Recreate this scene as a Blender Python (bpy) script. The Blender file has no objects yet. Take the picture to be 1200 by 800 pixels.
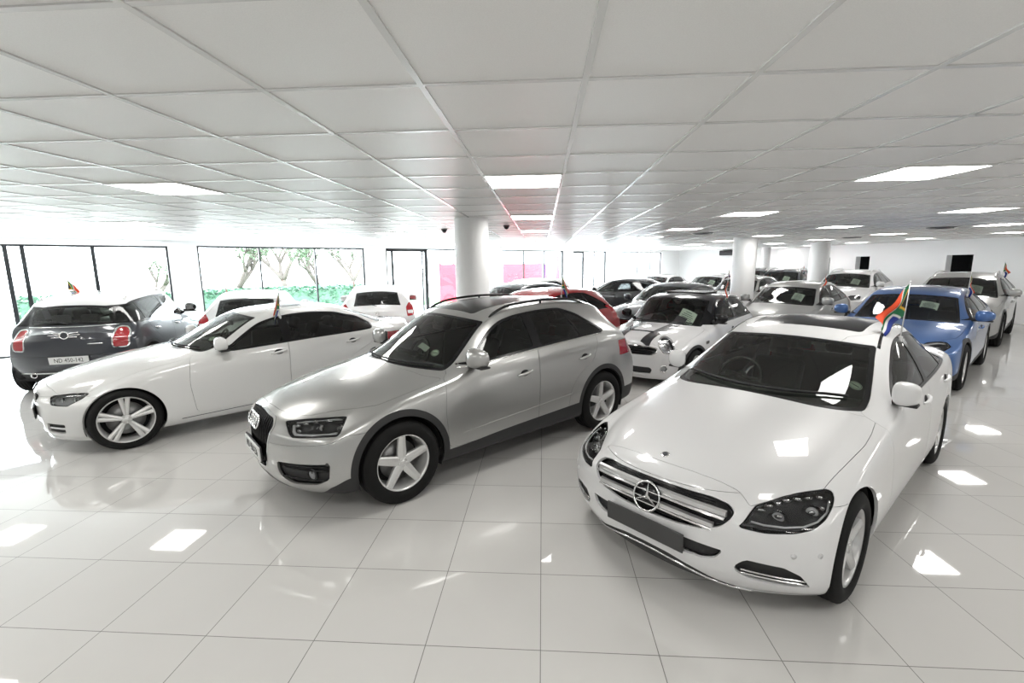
import bpy, bmesh, math, random
import numpy as np
from mathutils import Vector, Matrix
from mathutils.bvhtree import BVHTree

random.seed(7)
SC = bpy.context.scene
COL = SC.collection
PI = math.pi

# ------------------------------------------------------------------ helpers
def link(o, parent=None):
    COL.objects.link(o)
    if parent is not None:
        o.parent = parent
    return o

def empty(name, loc=(0, 0, 0), rz=0.0, parent=None):
    o = bpy.data.objects.new(name, None)
    o.location = loc
    o.rotation_euler = (0, 0, rz)
    o.empty_display_size = 0.2
    return link(o, parent)

def tag(o, label=None, cat=None, group=None, kind=None):
    if label: o['label'] = label
    if cat: o['category'] = cat
    if group: o['group'] = group
    if kind: o['kind'] = kind
    return o

class MB:
    """collects quads / triangles, builds one mesh object"""
    def __init__(s):
        s.v = []; s.f = []; s.m = []; s.sm = []; s.cur = 0; s.smooth = False
    def add(s, verts, faces, smooth=None):
        b = len(s.v)
        s.v += [tuple(p) for p in verts]
        for f in faces:
            s.f.append(tuple(b + i for i in f)); s.m.append(s.cur)
            s.sm.append(s.smooth if smooth is None else smooth)
        return s
    def box(s, c, size, rot=None, bev=0.0):
        sx, sy, sz = size[0]/2, size[1]/2, size[2]/2
        if bev > 0:
            b = min(bev, sx*.9, sy*.9, sz*.9)
            bm = bmesh.new(); bmesh.ops.create_cube(bm, size=1)
            for v in bm.verts: v.co = Vector((v.co.x*2*sx, v.co.y*2*sy, v.co.z*2*sz))
            bmesh.ops.bevel(bm, geom=bm.edges[:], offset=b, segments=3, profile=.5, affect='EDGES')
            vs = [v.co.copy() for v in bm.verts]; bm.verts.index_update()
            fs = [[v.index for v in f.verts] for f in bm.faces]; bm.free()
        else:
            vs = [Vector((x, y, z)) for x in (-sx, sx) for y in (-sy, sy) for z in (-sz, sz)]
            fs = [(0,1,3,2),(4,6,7,5),(0,4,5,1),(2,3,7,6),(0,2,6,4),(1,5,7,3)]
        M = rot.to_3x3() if rot is not None else Matrix.Identity(3)
        c = Vector(c)
        return s.add([M @ v + c for v in vs], fs, smooth=False)
    def tube(s, pts, r, n=8, closed=False, cap=True, smooth=True):
        pts = [Vector(p) for p in pts]; m = len(pts)
        rs = r if isinstance(r, (list, tuple)) else [r]*m
        t0 = None; rings = []
        for i in range(m):
            a = pts[i-1] if (i > 0 or closed) else pts[i]
            b = pts[(i+1) % m] if (i < m-1 or closed) else pts[i]
            t = (b-a).normalized()
            if t0 is None:
                up = Vector((0,0,1)) if abs(t.z) < .9 else Vector((1,0,0))
                u = t.cross(up).normalized()
            else:
                u = (u - t*u.dot(t)).normalized()
            w = t.cross(u); t0 = t
            rings.append([pts[i] + rs[i]*(math.cos(2*PI*k/n)*u + math.sin(2*PI*k/n)*w) for k in range(n)])
        vs = [p for R in rings for p in R]; fs = []
        for i in range(m if closed else m-1):
            j = (i+1) % m
            for k in range(n):
                fs.append((i*n+k, i*n+(k+1)%n, j*n+(k+1)%n, j*n+k))
        s.add(vs, fs, smooth=smooth)
        if cap and not closed:
            s.add(rings[0], [tuple(range(n))[::-1]], smooth=False); s.add(rings[-1], [tuple(range(n))], smooth=False)
        return s
    def lathe(s, prof, n=48, M=None, smooth=True, closed=False, a0=0, a1=2*PI):
        """prof: (r, h) revolved about local Z"""
        vs = []; m = len(prof); full = abs(a1-a0-2*PI) < 1e-6
        nn = n if full else n+1
        for k in range(nn):
            a = a0+(a1-a0)*k/n
            for r, h in prof: vs.append(Vector((r*math.cos(a), r*math.sin(a), h)))
        fs = []
        for k in range(n):
            k2 = (k+1) % nn
            for i in range(m if closed else m-1):
                j = (i+1) % m
                fs.append((k*m+i, k2*m+i, k2*m+j, k*m+j))
        if M is not None: vs = [M @ v for v in vs]
        return s.add(vs, fs, smooth=smooth)
    def prism(s, poly, h0, h1, M=None, smooth=False):
        n = len(poly)
        vs = [Vector((p[0], p[1], h0)) for p in poly] + [Vector((p[0], p[1], h1)) for p in poly]
        if M is not None: vs = [M @ v for v in vs]
        fs = [tuple(range(n))[::-1], tuple(range(n, 2*n))] + [(i, (i+1) % n, n+(i+1) % n, n+i) for i in range(n)]
        return s.add(vs, fs, smooth=smooth)
    def ball(s, c, r, nu=16, nv=10, M=None):
        rx, ry, rz = r if isinstance(r, (tuple, list)) else (r, r, r)
        c = Vector(c); vs = []; fs = []
        for i in range(nv+1):
            t = PI*i/nv
            for k in range(nu):
                a = 2*PI*k/nu
                p = Vector((rx*math.sin(t)*math.cos(a), ry*math.sin(t)*math.sin(a), rz*math.cos(t)))
                vs.append((M @ p if M is not None else p) + c)
        for i in range(nv):
            for k in range(nu):
                fs.append((i*nu+k, (i+1)*nu+k, (i+1)*nu+(k+1)%nu, i*nu+(k+1)%nu))
        return s.add(vs, fs, smooth=True)
    def mesh(s, name, mats):
        me = bpy.data.meshes.new(name)
        me.from_pydata([tuple(p) for p in s.v], [], s.f)
        for m in (mats if isinstance(mats, (list, tuple)) else [mats]): me.materials.append(m)
        me.polygons.foreach_set('material_index', s.m)
        me.polygons.foreach_set('use_smooth', s.sm)
        me.validate(clean_customdata=False); me.update()
        return me
    def build(s, name, mats, parent=None, fixn=True):
        me = s.mesh(name, mats)
        if fixn:
            bm = bmesh.new(); bm.from_mesh(me)
            bmesh.ops.remove_doubles(bm, verts=bm.verts[:], dist=1e-5)
            bmesh.ops.recalc_face_normals(bm, faces=bm.faces[:]); bm.to_mesh(me); bm.free()
        return link(bpy.data.objects.new(name, me), parent)

def curve(pts):
    """monotone cubic interpolation through (x, y) points"""
    x = np.array([p[0] for p in pts], float); y = np.array([p[1] for p in pts], float)
    if len(x) == 1: return lambda q: y[0] + 0*np.asarray(q, float)
    h = np.diff(x); dl = np.diff(y)/h; m = np.zeros(len(x))
    m[0] = dl[0]; m[-1] = dl[-1]
    for i in range(1, len(x)-1):
        if dl[i-1]*dl[i] > 0:
            w1 = 2*h[i]+h[i-1]; w2 = h[i]+2*h[i-1]
            m[i] = (w1+w2)/(w1/dl[i-1]+w2/dl[i])
    def f(q):
        q = np.clip(np.asarray(q, float), x[0], x[-1])
        i = np.clip(np.searchsorted(x, q)-1, 0, len(h)-1)
        t = (q-x[i])/h[i]
        return ((2*t**3-3*t**2+1)*y[i] + (t**3-2*t**2+t)*h[i]*m[i] + (-2*t**3+3*t**2)*y[i+1] + (t**3-t**2)*h[i]*m[i+1])
    return f

def rnd(pts, r=.03, n=5):
    """polygon with rounded corners"""
    out = []; m = len(pts)
    for i in range(m):
        p = np.array(pts[i][:2], float); a = np.array(pts[i-1][:2], float); b = np.array(pts[(i+1) % m][:2], float)
        rr = pts[i][2] if len(pts[i]) > 2 else r
        la = np.linalg.norm(a-p); lb = np.linalg.norm(b-p)
        q = min(rr, la*.48, lb*.48)
        if q < 1e-4: out.append(tuple(p)); continue
        A = p+(a-p)/la*q; B = p+(b-p)/lb*q
        for k in range(n+1):
            t = k/n
            out.append(tuple((1-t)**2*A+2*t*(1-t)*p+t*t*B))
    return out

def sdf(poly):
    """signed distance to a closed 2-D polygon, negative inside"""
    P = np.array(poly, float); Q = np.roll(P, -1, 0); E = Q-P; L = (E**2).sum(1)+1e-12
    def f(u, v):
        u = np.asarray(u, float); v = np.asarray(v, float)
        best = np.full(u.shape, 1e9); ins = np.zeros(u.shape, bool)
        for i in range(len(P)):
            wx = u-P[i, 0]; wy = v-P[i, 1]
            t = np.clip((wx*E[i, 0]+wy*E[i, 1])/L[i], 0, 1)
            best = np.minimum(best, (wx-t*E[i, 0])**2+(wy-t*E[i, 1])**2)
            c = ((P[i, 1] > v) != (Q[i, 1] > v))
            with np.errstate(divide='ignore', invalid='ignore'):
                xi = P[i, 0]+(v-P[i, 1])*E[i, 0]/(E[i, 1] if abs(E[i, 1]) > 1e-12 else 1e-12)
            ins ^= c & (u < xi)
        d = np.sqrt(best)
        return np.where(ins, -d, d)
    return f

# ------------------------------------------------------------------ materials
def new_mat(name):
    m = bpy.data.materials.new(name); m.use_nodes = True
    nt = m.node_tree
    return m, nt, nt.nodes['Principled BSDF']

def pmat(name, col, rough=.5, metal=0.0, spec=.5, coat=0.0, emit=None, es=0.0, coat_rough=.03):
    m, nt, b = new_mat(name)
    b.inputs['Base Color'].default_value = (*col, 1)
    b.inputs['Roughness'].default_value = rough
    b.inputs['Metallic'].default_value = metal
    b.inputs['Specular IOR Level'].default_value = spec
    b.inputs['Coat Weight'].default_value = coat
    b.inputs['Coat Roughness'].default_value = coat_rough
    if emit:
        b.inputs['Emission Color'].default_value = (*emit, 1)
        b.inputs['Emission Strength'].default_value = es
    return m

def paint(name, col, flake=0.0, rough=.35, metal=0.0):
    m, nt, b = new_mat(name)
    b.inputs['Base Color'].default_value = (*col, 1)
    b.inputs['Roughness'].default_value = rough
    b.inputs['Metallic'].default_value = metal
    b.inputs['Coat Weight'].default_value = 1.0
    b.inputs['Coat Roughness'].default_value = .02
    b.inputs['Coat IOR'].default_value = 1.5
    if flake > 0:
        tc = nt.nodes.new('ShaderNodeTexCoord')
        n = nt.nodes.new('ShaderNodeTexNoise'); n.inputs['Scale'].default_value = 900
        mx = nt.nodes.new('ShaderNodeMix'); mx.data_type = 'RGBA'
        mx.inputs['Factor'].default_value = flake
        nt.links.new(tc.outputs['Object'], n.inputs['Vector'])
        r = nt.nodes.new('ShaderNodeMapRange'); r.inputs[1].default_value = .3; r.inputs[2].default_value = .7
        r.inputs[3].default_value = 1-flake; r.inputs[4].default_value = 1+flake
        nt.links.new(n.outputs['Fac'], r.inputs[0])
        h = nt.nodes.new('ShaderNodeVectorMath'); h.operation = 'SCALE'
        h.inputs[0].default_value = col
        nt.links.new(r.outputs[0], h.inputs['Scale'])
        nt.links.new(h.outputs[0], b.inputs['Base Color'])
        nt.nodes.remove(mx)
    return m

def glass(name, tint, refl=1.0, ior=1.5):
    """thin sheet: tinted see-through plus a mirror-like Fresnel reflection"""
    m = bpy.data.materials.new(name); m.use_nodes = True
    nt = m.node_tree; nt.nodes.clear()
    o = nt.nodes.new('ShaderNodeOutputMaterial'); mix = nt.nodes.new('ShaderNodeMixShader')
    t = nt.nodes.new('ShaderNodeBsdfTransparent'); g = nt.nodes.new('ShaderNodeBsdfGlossy')
    fr = nt.nodes.new('ShaderNodeFresnel'); fr.inputs['IOR'].default_value = ior
    t.inputs['Color'].default_value = (*tint, 1)
    g.inputs['Roughness'].default_value = .015; g.inputs['Color'].default_value = (refl, refl, refl, 1)
    nt.links.new(fr.outputs[0], mix.inputs[0]); nt.links.new(t.outputs[0], mix.inputs[1])
    nt.links.new(g.outputs[0], mix.inputs[2]); nt.links.new(mix.outputs[0], o.inputs['Surface'])
    return m

M = {}
M['white'] = paint('paint_white', (.74, .74, .745))
M['white_warm'] = paint('paint_white_alpine', (.70, .70, .69))
M['silver'] = paint('paint_silver', (.45, .45, .44), flake=.10, rough=.30, metal=.75)
M['silver_light'] = paint('paint_light_silver', (.42, .42, .41), flake=.08, rough=.34, metal=.55)
M['grey'] = paint('paint_dark_grey', (.012, .015, .024), flake=.1)
M['black'] = paint('paint_black', (.012, .013, .016))
M['red'] = paint('paint_red', (.30, .006, .008))
M['blue'] = paint('paint_blue', (.055, .14, .36), flake=.1, rough=.35, metal=.4)
M['greymid'] = paint('paint_mid_grey', (.065, .07, .08), flake=.08, metal=.3)
M['glass_front'] = glass('glass_clear_green', (.66, .72, .67))
M['glass_side'] = glass('glass_tinted', (.42, .45, .43))
M['glass_dark'] = glass('glass_privacy', (.10, .105, .11))
M['lens'] = glass('lamp_lens', (.90, .91, .92))
M['rubber'] = pmat('tyre_rubber', (.008, .008, .008), .75, spec=.25)
M['blackgloss'] = pmat('trim_gloss_black', (.007, .007, .008), .2, spec=.35)
M['plastic'] = pmat('trim_matt_black', (.022, .022, .023), .55)
M['plasticgrey'] = pmat('trim_grey_plastic', (.055, .055, .055), .6)
M['chrome'] = pmat('chrome', (.80, .80, .80), .08, metal=1)
M['alu'] = pmat('alloy_silver', (.62, .62, .62), .28, metal=.75)
M['aluwhite'] = pmat('alloy_bright', (.72, .72, .71), .3, metal=.5)
M['dark'] = pmat('matt_dark_and_shade', (.012, .012, .012), .8)  # matt dark of hidden parts; also the shade painted behind door handles
M['disc'] = pmat('brake_disc', (.25, .25, .25), .35, metal=.9)
M['lampred'] = pmat('lamp_red', (.34, .008, .014), .12, coat=1)
M['lampwhite'] = pmat('lamp_clear', (.75, .75, .75), .12, coat=1)
M['lamporange'] = pmat('lamp_amber', (.8, .25, .03), .15, coat=1)
M['lampbowl'] = pmat('lamp_reflector', (.50, .50, .51), .25, metal=.55)
M['lampbowl_dark'] = pmat('lamp_reflector_dark', (.07, .07, .075), .25, metal=.7)
M['seat'] = pmat('seat_dark_leather', (.075, .073, .07), .5)
M['seat_light'] = pmat('seat_beige_leather', (.30, .28, .24), .5)
M['dash'] = pmat('dashboard', (.055, .056, .053), .5)
M['paper'] = pmat('paper', (.78, .82, .76), .7)
M['ink'] = pmat('ink', (.03, .03, .03), .7)
M['plate_white'] = pmat('plate_white', (.75, .75, .74), .4)
M['disc_green'] = pmat('licence_disc', (.70, .78, .66), .6)
# ------------------------------------------------------------------ car bodies
FR = [0, .24, .46, .66, .82, .93, 1.0]          # lateral fractions of a station

class Half:
    """left half (y >= 0) of a body shell: d = distance behind the nose, y, z"""
    def __init__(s, S, level=3):
        s.S = S; X = S['stations']; n = len(X); J = len(FR)-1; K = 8
        zb, belt, w, top, rail, drop, bow = (curve(S[k]) for k in ('bottom', 'belt', 'plan', 'top', 'rail', 'drop', 'bow'))
        wbf = curve(S.get('beltin', [(0, .955)])); bpf = curve(S['bowpow'] if isinstance(S['bowpow'], list) else [(0, S['bowpow'])])
        ff = curve(S['face_front']); fr = curve(S['face_rear']); Lg = S['L']
        ft = S.get('front_taper', None)
        lev = S.get('levels', (.28, .62, .86))
        Wm = S.get('shape', (.86, .965, .995, 1.0, .985))
        V = {}
        def station(i):
            d = X[i]; b = float(bow(d)); ds = d+b
            W = float(w(ds)); Z0 = float(zb(ds)); zt = float(top(d)); dr = float(drop(d)); zr = zt-dr
            wr = min(float(rail(d)), W*.93); zbl = min(float(belt(ds)), zr-.06)
            H1 = zbl-Z0; wb = W*float(wbf(ds))
            R = [(W*Wm[0], Z0), (W*Wm[1], Z0+.05), (W*Wm[2], Z0+lev[0]*H1), (W*Wm[3], Z0+lev[1]*H1), (W*Wm[4], Z0+lev[2]*H1), (wb, zbl)]
            e7 = (wr+.012, zr-min(.055, (zr-zbl)*.35))
            hgl = max(0, min(1, (zr-zbl-.1)/.3))
            R.append((wb+(e7[0]-wb)*.5+.02*hgl, zbl+(e7[1]-zbl)*.5)); R.append(e7)
            R.append((wr-.05, zr))
            return d, b, R, zt
        for i in range(n):
            d, b, R, zt = station(i)
            for k in range(K+1):
                for j in range(J+1):
                    edge = (i in (0, n-1)) or k in (0, K) or j == J
                    if not edge: continue
                    f = FR[j]; y = R[k][0]*f; z = R[k][1]
                    if k == K: z = R[k][1]+(zt-R[k][1])*(1-f**2.2)
                    dd = d
                    if i == 0: dd = d+float(ff(z))
                    if i == n-1: dd = d-float(fr(z))
                    V[(i, j, k)] = (dd+b*f**float(bpf(d)), y, z)
        for key in list(V):
            i, j, k = key
            if j > 0: V[(i, -j, k)] = (V[key][0], -V[key][1], V[key][2])
        idx = {k: q for q, k in enumerate(V)}; vs = [V[k] for k in V]; fs = []
        JJ = range(-J, J)
        for i in range(n-1):
            for k in range(K):
                fs.append((idx[i,J,k], idx[i,J,k+1], idx[i+1,J,k+1], idx[i+1,J,k]))
                fs.append((idx[i,-J,k], idx[i+1,-J,k], idx[i+1,-J,k+1], idx[i,-J,k+1]))
            for j in JJ:
                fs.append((idx[i,j,K], idx[i+1,j,K], idx[i+1,j+1,K], idx[i,j+1,K]))
                fs.append((idx[i,j,0], idx[i,j+1,0], idx[i+1,j+1,0], idx[i+1,j,0]))
        for k in range(K):
            for j in JJ:
                fs.append((idx[0,j,k], idx[0,j,k+1], idx[0,j+1,k+1], idx[0,j+1,k]))
                fs.append((idx[n-1,j,k], idx[n-1,j+1,k], idx[n-1,j+1,k+1], idx[n-1,j,k+1]))
        me = bpy.data.meshes.new('cage'); me.from_pydata(vs, [], fs)
        bm = bmesh.new(); bm.from_mesh(me); bmesh.ops.recalc_face_normals(bm, faces=bm.faces[:]); bm.to_mesh(me); bm.free()
        ob = bpy.data.objects.new('cage', me); COL.objects.link(ob)
        md = ob.modifiers.new('s', 'SUBSURF'); md.levels = level; md.render_levels = level; md.use_limit_surface = False
        dg = bpy.context.evaluated_depsgraph_get(); ev = ob.evaluated_get(dg); m2 = ev.to_mesh()
        co = np.zeros(len(m2.vertices)*3); m2.vertices.foreach_get('co', co); co = co.reshape(-1, 3)
        polys = [tuple(p.vertices) for p in m2.polygons]
        ev.to_mesh_clear(); bpy.data.objects.remove(ob); bpy.data.meshes.remove(me)
        for fn in S.get('deform', []): co = fn(co)
        # normals of the whole shell
        A = np.array(polys); c = co[A]
        fn_ = np.cross(c[:, 2]-c[:, 0], c[:, 3]-c[:, 1]); N = np.zeros_like(co)
        for q in range(4): np.add.at(N, A[:, q], fn_)
        N /= np.linalg.norm(N, axis=1)[:, None]+1e-12
        if N[np.argmax(co[:, 2])][2] < 0:
            N = -N; polys = [p[::-1] for p in polys]
        s.bvh = BVHTree.FromPolygons([tuple(p) for p in co], polys)
        keep = [p for p in polys if all(co[i][1] > -1e-5 for i in p)]
        used = sorted({i for p in keep for i in p}); mp = {o: q for q, o in enumerate(used)}
        s.V = [tuple(co[i]) for i in used]; s.N = [tuple(N[i]) for i in used]
        s.V = [(x, 0.0 if abs(y) < 1e-5 else y, z) for x, y, z in s.V]
        s.F = [tuple(mp[i] for i in p) for p in keep]; s.L = ['body']*len(s.F)
        s.opt = {}
    # ---- queries, in (d, y, z)
    def ray(s, o, dr):
        h = s.bvh.ray_cast(Vector(o), Vector(dr).normalized())
        if h[0] is None: return None, None
        n = h[1]
        if n.dot(Vector(dr)) > 0: n = -n
        return h[0], n
    def front(s, y, z): return s.ray((-2, y, z), (1, 0, 0))
    def rear(s, y, z): return s.ray((9, y, z), (-1, 0, 0))
    def side(s, d, z): return s.ray((d, 3, z), (0, -1, 0))
    def topp(s, d, y): return s.ray((d, y, 4), (0, 0, -1))
    # ---- cutting by the zero line of a field
    def cut(s, field, new, only=('body',), where=None):
        P = np.array(s.V); Nn = np.array(s.N)
        d, y, z = P[:, 0], P[:, 1], P[:, 2]
        val = np.asarray(field(d, y, z), float)
        if where is not None: val = np.where(where(d, y, z, Nn[:, 0], Nn[:, 1], Nn[:, 2]), val, np.abs(val)+.02)
        val = np.where(np.abs(val) < 3e-4, np.where(val < 0, -3e-4, 3e-4), val)
        neg = val < 0; val = val.tolist(); neg = neg.tolist()
        F2 = []; L2 = []; cr = {}
        def mid(a, b):
            k = (a, b) if a < b else (b, a)
            if k not in cr:
                a, b = k; t = val[a]/(val[a]-val[b])
                A, B = s.V[a], s.V[b]; na, nb = s.N[a], s.N[b]
                s.V.append(tuple(A[q]+t*(B[q]-A[q]) for q in range(3)))
                n = [na[q]+t*(nb[q]-na[q]) for q in range(3)]; l = math.sqrt(sum(c*c for c in n))+1e-12
                s.N.append(tuple(c/l for c in n)); cr[k] = len(s.V)-1
            return cr[k]
        for f, l in zip(s.F, s.L):
            if only is not None and l not in only: F2.append(f); L2.append(l); continue
            ns = sum(neg[i] for i in f)
            if ns == 0: F2.append(f); L2.append(l); continue
            if ns == len(f): F2.append(f); L2.append(new); continue
            nc = sum(neg[f[i]] != neg[f[i-1]] for i in range(len(f)))
            parts = [f] if nc <= 2 else [(f[0], f[i], f[i+1]) for i in range(1, len(f)-1)]
            for g in parts:
                a = []; b = []
                for i in range(len(g)):
                    p, q = g[i], g[(i+1) % len(g)]
                    (a if neg[p] else b).append(p)
                    if neg[p] != neg[q]:
                        mm = mid(p, q); a.append(mm); b.append(mm)
                if len(a) > 2: F2.append(tuple(a)); L2.append(new)
                if len(b) > 2: F2.append(tuple(b)); L2.append(l)
        s.F, s.L = F2, L2
        return s
    def delete(s, name):
        k = [i for i, l in enumerate(s.L) if l != name]
        s.F = [s.F[i] for i in k]; s.L = [s.L[i] for i in k]
    # ---- panels
    def panel(s, label, xm, gap=.0015, depth=.018, inset=0.0, push=None):
        fs = [f for f, l in zip(s.F, s.L) if l == label]
        if not fs: return []
        used = sorted({i for f in fs for i in f}); central = any(s.V[i][1] < 1e-4 for i in used)
        out = []
        for sg in ((0,) if central else (1, -1)):
            mp = {}; V = []; N = []; F = []
            def add(i, mir):
                key = (i, mir and s.V[i][1] > 1e-4)
                if key not in mp:
                    d, y, z = s.V[i]; n = s.N[i]; m = -1 if key[1] else 1
                    mp[key] = len(V); V.append(np.array((xm-d, y*m, z))); N.append(np.array((-n[0], n[1]*m, n[2])))
                return mp[key]
            # x flips sign, so faces of the unmirrored half must be reversed
            if sg in (0, 1):
                for f in fs: F.append([add(i, False) for i in f][::-1])
            if sg in (0, -1):
                for f in fs: F.append([add(i, True) for i in f])
            if inset or push is not None:
                for i in range(len(V)):
                    a = push(xm-V[i][0], V[i][1], V[i][2]) if push is not None else inset
                    V[i] = V[i]-N[i]*a
            ec = {}
            for f in F:
                for i in range(len(f)):
                    a, b = f[i], f[(i+1) % len(f)]
                    ec[(a, b)] = ec.get((a, b), 0)+1
            bd = [(a, b) for (a, b) in ec if (b, a) not in ec]
            off = {}
            for a, b in bd:
                e = V[b]-V[a]; nn = N[a]+N[b]; q = np.cross(nn, e); l = np.linalg.norm(q)
                if l < 1e-12: continue
                q = q/l*np.linalg.norm(e)
                for v in (a, b): off[v] = off.get(v, 0)+q
            for v, q in off.items():
                l = np.linalg.norm(q)
                if l > 1e-9: V[v] = V[v]+q/l*gap
            nb = len(F); fl = {}
            NN = list(N)
            for v in off:
                fl[v] = len(V); V.append(V[v]-N[v]*depth); NN.append(N[v])
            for a, b in bd:
                if a in fl and b in fl: F.append([b, a, fl[a], fl[b]])
            me = bpy.data.meshes.new(label)
            me.from_pydata([tuple(v) for v in V], [], F)
            me.polygons.foreach_set('use_smooth', [True]*len(F))
            me.update()
            if len(me.polygons) == len(F):
                nl = []
                for pi, p in enumerate(me.polygons):
                    fnn = tuple(p.normal)
                    for vi in p.vertices: nl.append(tuple(NN[vi]) if pi < nb else fnn)
                me.normals_split_custom_set(nl)
            out.append((sg, me))
        return out

def wheel_well(S, xm, da, R, side):
    """half drum behind a wheel-arch opening"""
    mb = MB(); pl = curve(S['plan']); y1 = min(float(pl(da)), float(pl(da-R*.8)), float(pl(da+R*.8)))-.03
    for sg in (side,):
        T = Matrix.Translation((xm-da, sg*y1, S['tyre']*.5)) @ Matrix.Rotation(sg*PI/2, 4, 'X')
        a0, a1 = (-.34, PI+.34) if sg > 0 else (-PI-.34, .34)
        mb.lathe([(R+.006, -.004), (R+.004, .40), (0.01, .40)], 40, T, a0=a0, a1=a1)
    return mb

# ------------------------------------------------------------------ wheels (axle along +Y = outboard, centre at origin)
def rim_profile(R, wd):
    return [(R*.99, wd*.5), (R*1.005, wd*.47), (R*.965, wd*.44), (R*.93, wd*.30), (R*.90, 0), (R*.90, -wd*.42), (R*.99, -wd*.5)]

def wheel_meshes(D, wd, rimR, style, key):
    """returns tyre mesh, rim mesh, brake mesh, cap mesh"""
    R = D/2; toY = Matrix.Rotation(-PI/2, 4, 'X')        # local z -> +y
    ty = MB()
    h = wd/2; g = R-rimR
    prof = [(rimR*.97, -h*.80), (rimR+.01, -h*.93), (rimR+g*.5, -h*1.0), (R-.03, -h*.93), (R-.008, -h*.80)]
    ns = 5
    for q in range(ns):
        a = -h*.72+q*(1.44*h/(ns-1))
        prof += [(R-.003, a-.008), (R, a-.006), (R, a+.006), (R-.003, a+.008)] if q not in () else []
    prof = [(rimR*.97, -h*.80), (rimR+.01, -h*.93), (rimR+g*.5, -h*1.0), (R-.03, -h*.93), (R-.010, -h*.80), (R-.002, -h*.70)]
    for a in (-.42, 0, .42):
        prof += [(R, h*(a-.07)), (R-.007, h*(a-.055)), (R-.007, h*(a+.055)), (R, h*(a+.07))]
    prof += [(R-.002, h*.70), (R-.010, h*.80), (R-.03, h*.93), (rimR+g*.5, h*1.0), (rimR+.012, h*.93), (rimR+.002, h*.84), (rimR*.97, h*.80)]
    ty.lathe(prof, 64, toY)
    rm = MB(); yo = h*.80
    rm.lathe([(rimR*.965, yo), (rimR*1.0, yo+.004), (rimR*1.005, yo-.004), (rimR*.99, yo-.012)], 64, toY)
    rm.lathe([(rimR*.965, yo), (rimR*.945, yo-.018), (rimR*.90, yo-.06), (rimR*.88, -h*.5), (rimR*.90, -h*.85)], 64, toY)
    ri = rimR*.95; hub = rimR*.20
    def spoke(a, w0, w1, y0, y1, th=.03, r0=None, r1=None, crown=.006):
        """tapered spoke from hub to rim at angle a"""
        r0 = hub*.8 if r0 is None else r0; r1 = ri if r1 is None else r1
        n = 5; vs = []; fs = []
        for i in range(n+1):
            t = i/n; r = r0+(r1-r0)*t; w = w0+(w1-w0)*t; yy = y0+(y1-y0)*t**1.6
            ca, sa = math.cos(a), math.sin(a)
            for (lx, ly) in ((-w*.5, -th), (-w*.5, -.006), (-w*.36, 0), (0, crown), (w*.36, 0), (w*.5, -.006), (w*.5, -th)):
                x = r*ca-lx*sa; z = r*sa+lx*ca
                vs.append((x, yy+ly, z))
        for i in range(n):
            for k in range(6): fs.append((i*7+k, i*7+k+1, (i+1)*7+k+1, (i+1)*7+k))
        rm.add(vs, fs, smooth=False)
    yh = yo-.022; ye = yo-.008
    n5 = [PI/2+2*PI*k/5 for k in range(5)]
    if style == 'five':
        for a in n5: spoke(a, .085, .062, yh, ye)
    elif style == 'double':
        for a in n5:
            for s_ in (-1, 1): spoke(a+s_*.125, .032, .046, yh, ye, r0=hub*.9)
        for a in n5: spoke(a+.0, .02, .0, yh-.012, yh-.01, r1=hub*1.5)
    elif style == 'multi':
        for k in range(10): spoke(PI/2+2*PI*k/10, .040, .034, yh, ye)
        for a in n5: spoke(a, .06, .05, yh, ye)
    elif style == 'twin5':
        for a in n5:
            spoke(a, .105, .075, yh, ye, th=.03)
    elif style == 'six':
        for k in range(6): spoke(PI/2+2*PI*k/6, .075, .06, yh, ye)
    rm.lathe([(0.001, yh+.008), (hub*.62, yh+.008), (hub*.95, yh+.002), (hub*1.05, yh-.03)], 32, toY)
    for a in n5:
        rm.lathe([(0.001, .006), (.010, .006), (.012, 0)], 10, Matrix.Translation((hub*.72*math.cos(a+.63), yh+.004, hub*.72*math.sin(a+.63))) @ toY)
    cp = MB()
    cp.lathe([(0.001, yh+.016), (hub*.42, yh+.015), (hub*.50, yh+.010), (hub*.50, yh+.004)], 32, toY)
    dk = MB()
    dk.lathe([(.03, .0), (rimR*.70, .0), (rimR*.70, -.02), (.03, -.02)], 48, Matrix.Translation((0, -h*.05, 0)) @ toY)
    dk2 = MB()
    dk2.lathe([(.02, -h*.80), (rimR*.90, -h*.80)], 40, toY)
    # brake caliper
    cal = Matrix.Rotation(0, 4, 'Y')
    def fin(mb, nm, mt):
        me = mb.mesh(nm, mt); bm = bmesh.new(); bm.from_mesh(me)
        bmesh.ops.remove_doubles(bm, verts=bm.verts[:], dist=1e-5)
        bmesh.ops.recalc_face_normals(bm, faces=bm.faces[:]); bm.to_mesh(me); bm.free()
        return me
    return dict(tyre=fin(ty, 'tyre', M['rubber']), rim=fin(rm, 'rim', M['alu']), cap=fin(cp, 'hub_cap', M['alu']),
                disc=fin(dk, 'brake_disc', M['disc']), back=fin(dk2, 'brake_backplate', M['dark']))

def obj(name, me, parent=None, loc=(0, 0, 0), rot=(0, 0, 0), mat=None):
    o = bpy.data.objects.new(name, me); o.location = loc; o.rotation_euler = rot
    link(o, parent)
    if mat is not None:
        if not me.materials: me.materials.append(mat)
        if me.materials[0] is not mat:
            o.material_slots[0].link = 'OBJECT'; o.material_slots[0].material = mat
    return o

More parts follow.
